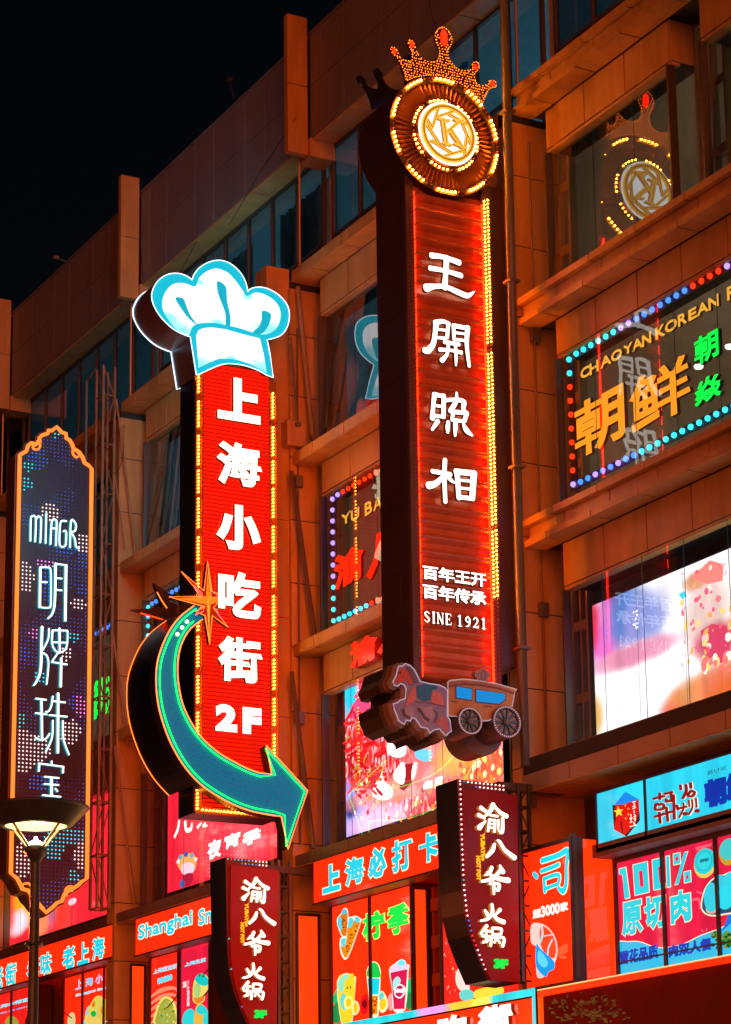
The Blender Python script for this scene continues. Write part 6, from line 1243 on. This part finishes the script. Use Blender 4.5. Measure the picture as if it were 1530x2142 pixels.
f([(1305, 610), (1330, 500), (1390, 420), (1460, 395), (1560, 380), (1600, 640), (1480, 690), (1380, 700), (1320, 670)], (225, 225, 190), 1, .004); f([(1315, 610), (1340, 505), (1395, 430), (1460, 405), (1560, 390), (1600, 630), (1480, 678), (1380, 688), (1330, 662)], (40, 80, 110), .8, .006)
for cx, cy, rx, ry, c in ((1385, 560, 48, 110, (40, 195, 215)), (1450, 450, 35, 60, (50, 190, 210)), (1490, 560, 55, 90, (35, 205, 225)), (1530, 430, 50, 60, (45, 200, 220)), (1395, 640, 45, 40, (200, 160, 150))): disc(cx, cy, rx, ry, c, .009 + (cx % 7) * .0005)
disc(1510, 220, 60, 100, (180, 150, 40), .006); disc(1512, 200, 58, 80, (60, 190, 190), .009)
for i in range(40): x, y = random.uniform(1395, 1530), random.uniform(820, 940); f([(x - 16, y), (x, y - 14), (x + 16, y), (x, y + 14)], random.choice([(20, 110, 30), (40, 160, 50), (120, 140, 60), (10, 70, 20)]), .9, .010 + (i % 6) * .0006)
f2([(1465, 810), (1510, 690), (1540, 680), (1540, 740)], (20, 110, 215), .9, .009); f2([(1265, 185), (1385, 155), (1380, 175), (1270, 215)], (235, 90, 110), 1, .002)
m.strokes(pq, zp, [[(1240, 580, 14), (1290, 575, 20), (1300, 640, 16)], [(1275, 515, 10), (1310, 530, 16)], [(1310, 800, 8), (1325, 815, 8)], [(1350, 790, 6), (1345, 810, 6)]], 0, .003, E((240, 90, 110), 1)); m.build('printed_art', P8)
m = MB(); m.box(a[0], X9, 23.95, 23.99, pq.uv(1296, 2015)[1] - .012, pq.uv(1296, 2015)[1] + .012, D((.02, .03, .05), .4)); m.box(a[0] - .2, X9, 23.6, 24.02, a[1] + .08, a[1] + .3, D((.16, .10, .13), .5)); m.build('rail', P8)

# ---------------------------------------------------------------- the big signs over the entrance
pz = PL('y', 22.6); a, b, c = pz.uv(1123, 2066), pz.uv(728, 2142), pz.uv(1131, 2073)
RBW = picture('rainbow_edge', (30, 205, 215), [(pz.uv(910, 2110)[0], a[1], .55, 3, (235, 150, 235), .8), (pz.uv(975, 2095)[0], a[1], .6, 3, (250, 200, 60), .7), (pz.uv(1010, 2090)[0], a[1], .35, 3, (255, 235, 90), .6)], 1.15, pz)
T = thing('entrance_sign', (a[0], 22.6, 4.2), 'red entrance sign with a rainbow light rim and white raised characters at the bottom edge', 'shop sign')
x0 = a[0] - 9.5; m = MB(); m.rect(pz, x0, a[0] - .13, 4.2, a[1] - .15, -.4, -.03, E((250, 46, 8), 1.15, .2), REDP); m.build('light_box', T)
m = MB(); m.rect(pz, x0, a[0], a[1] - .13, a[1], -.4, .03, RBW, NAVY); m.rect(pz, a[0] - .11, a[0], 4.2, a[1] - .132, -.4, .03, RBW, NAVY); m.build('light_rim', T)
for ch, LL, UR in (('街', (1012, 2170), (1078, 2096)), ('吃', (925, 2195), (985, 2118)), ('小', (845, 2215), (905, 2142))):
    m = MB(); text(m, pz, ch, pbox(pz, LL, UR), .05, 0, .08, WHITE, SIDE); m.build('character', T)
x1 = PIER[6] - .2; T = thing('entrance_sign', (c[0], 22.6, 4.2), 'dark maroon entrance sign with scattered mirror shards and a red glowing top rim', 'shop sign')
DM = D((.15, .003, .018), .85, 0, .35, 1.5); m = MB(); m.rect(pz, c[0] + .08, x1, 4.2, c[1] - .10, -.4, 0, DM); m.build('panel', T)
m = MB(); m.rect(pz, c[0], x1, c[1] - .095, c[1], -.4, .06, E((250, 40, 8), 1.1, .25)); m.rect(pz, c[0], c[0] + .07, 4.2, c[1] - .10, -.4, .06, E((245, 80, 15), .9, .25)); m.rect(pz, c[0], x1, c[1] + .003, c[1] + .02, 0, .07, E((255, 205, 130), 1.0)); m.build('light_rim', T)
m = MB(); random.seed(21); SHD = D((.20, .46, .42), .4, .1, .3, 8); ctr = (520, 1440)
for i in range(120):
    a_ = random.uniform(math.pi, 2.1 * math.pi) if i % 3 else random.uniform(0, 6.28); r_ = random.uniform(40, 360); cx, cy = ctr[0] - 60 + r_ * math.cos(a_) * .85, ctr[1] + 20 + r_ * .55 * math.sin(a_)
    if not (155 < cx < 785 and cy > 1188): continue
    b_ = a_ + random.uniform(-.7, .7) + (1.57 if r_ < 90 else 0); L_ = random.uniform(10, 34); w_ = random.uniform(5, 11); ca, sa = math.cos(b_), math.sin(b_)
    m.pxpoly(pz, [zp(cx - ca * L_, cy - sa * L_ * .6), zp(cx + ca * L_ - sa * w_, cy + sa * L_ * .6 + ca * w_), zp(cx + ca * L_ * .8 + sa * w_, cy + sa * L_ * .5 - ca * w_)], 0, .008 + .002 * (i % 7), SHD)
m.build('mirror_shard', T, True)
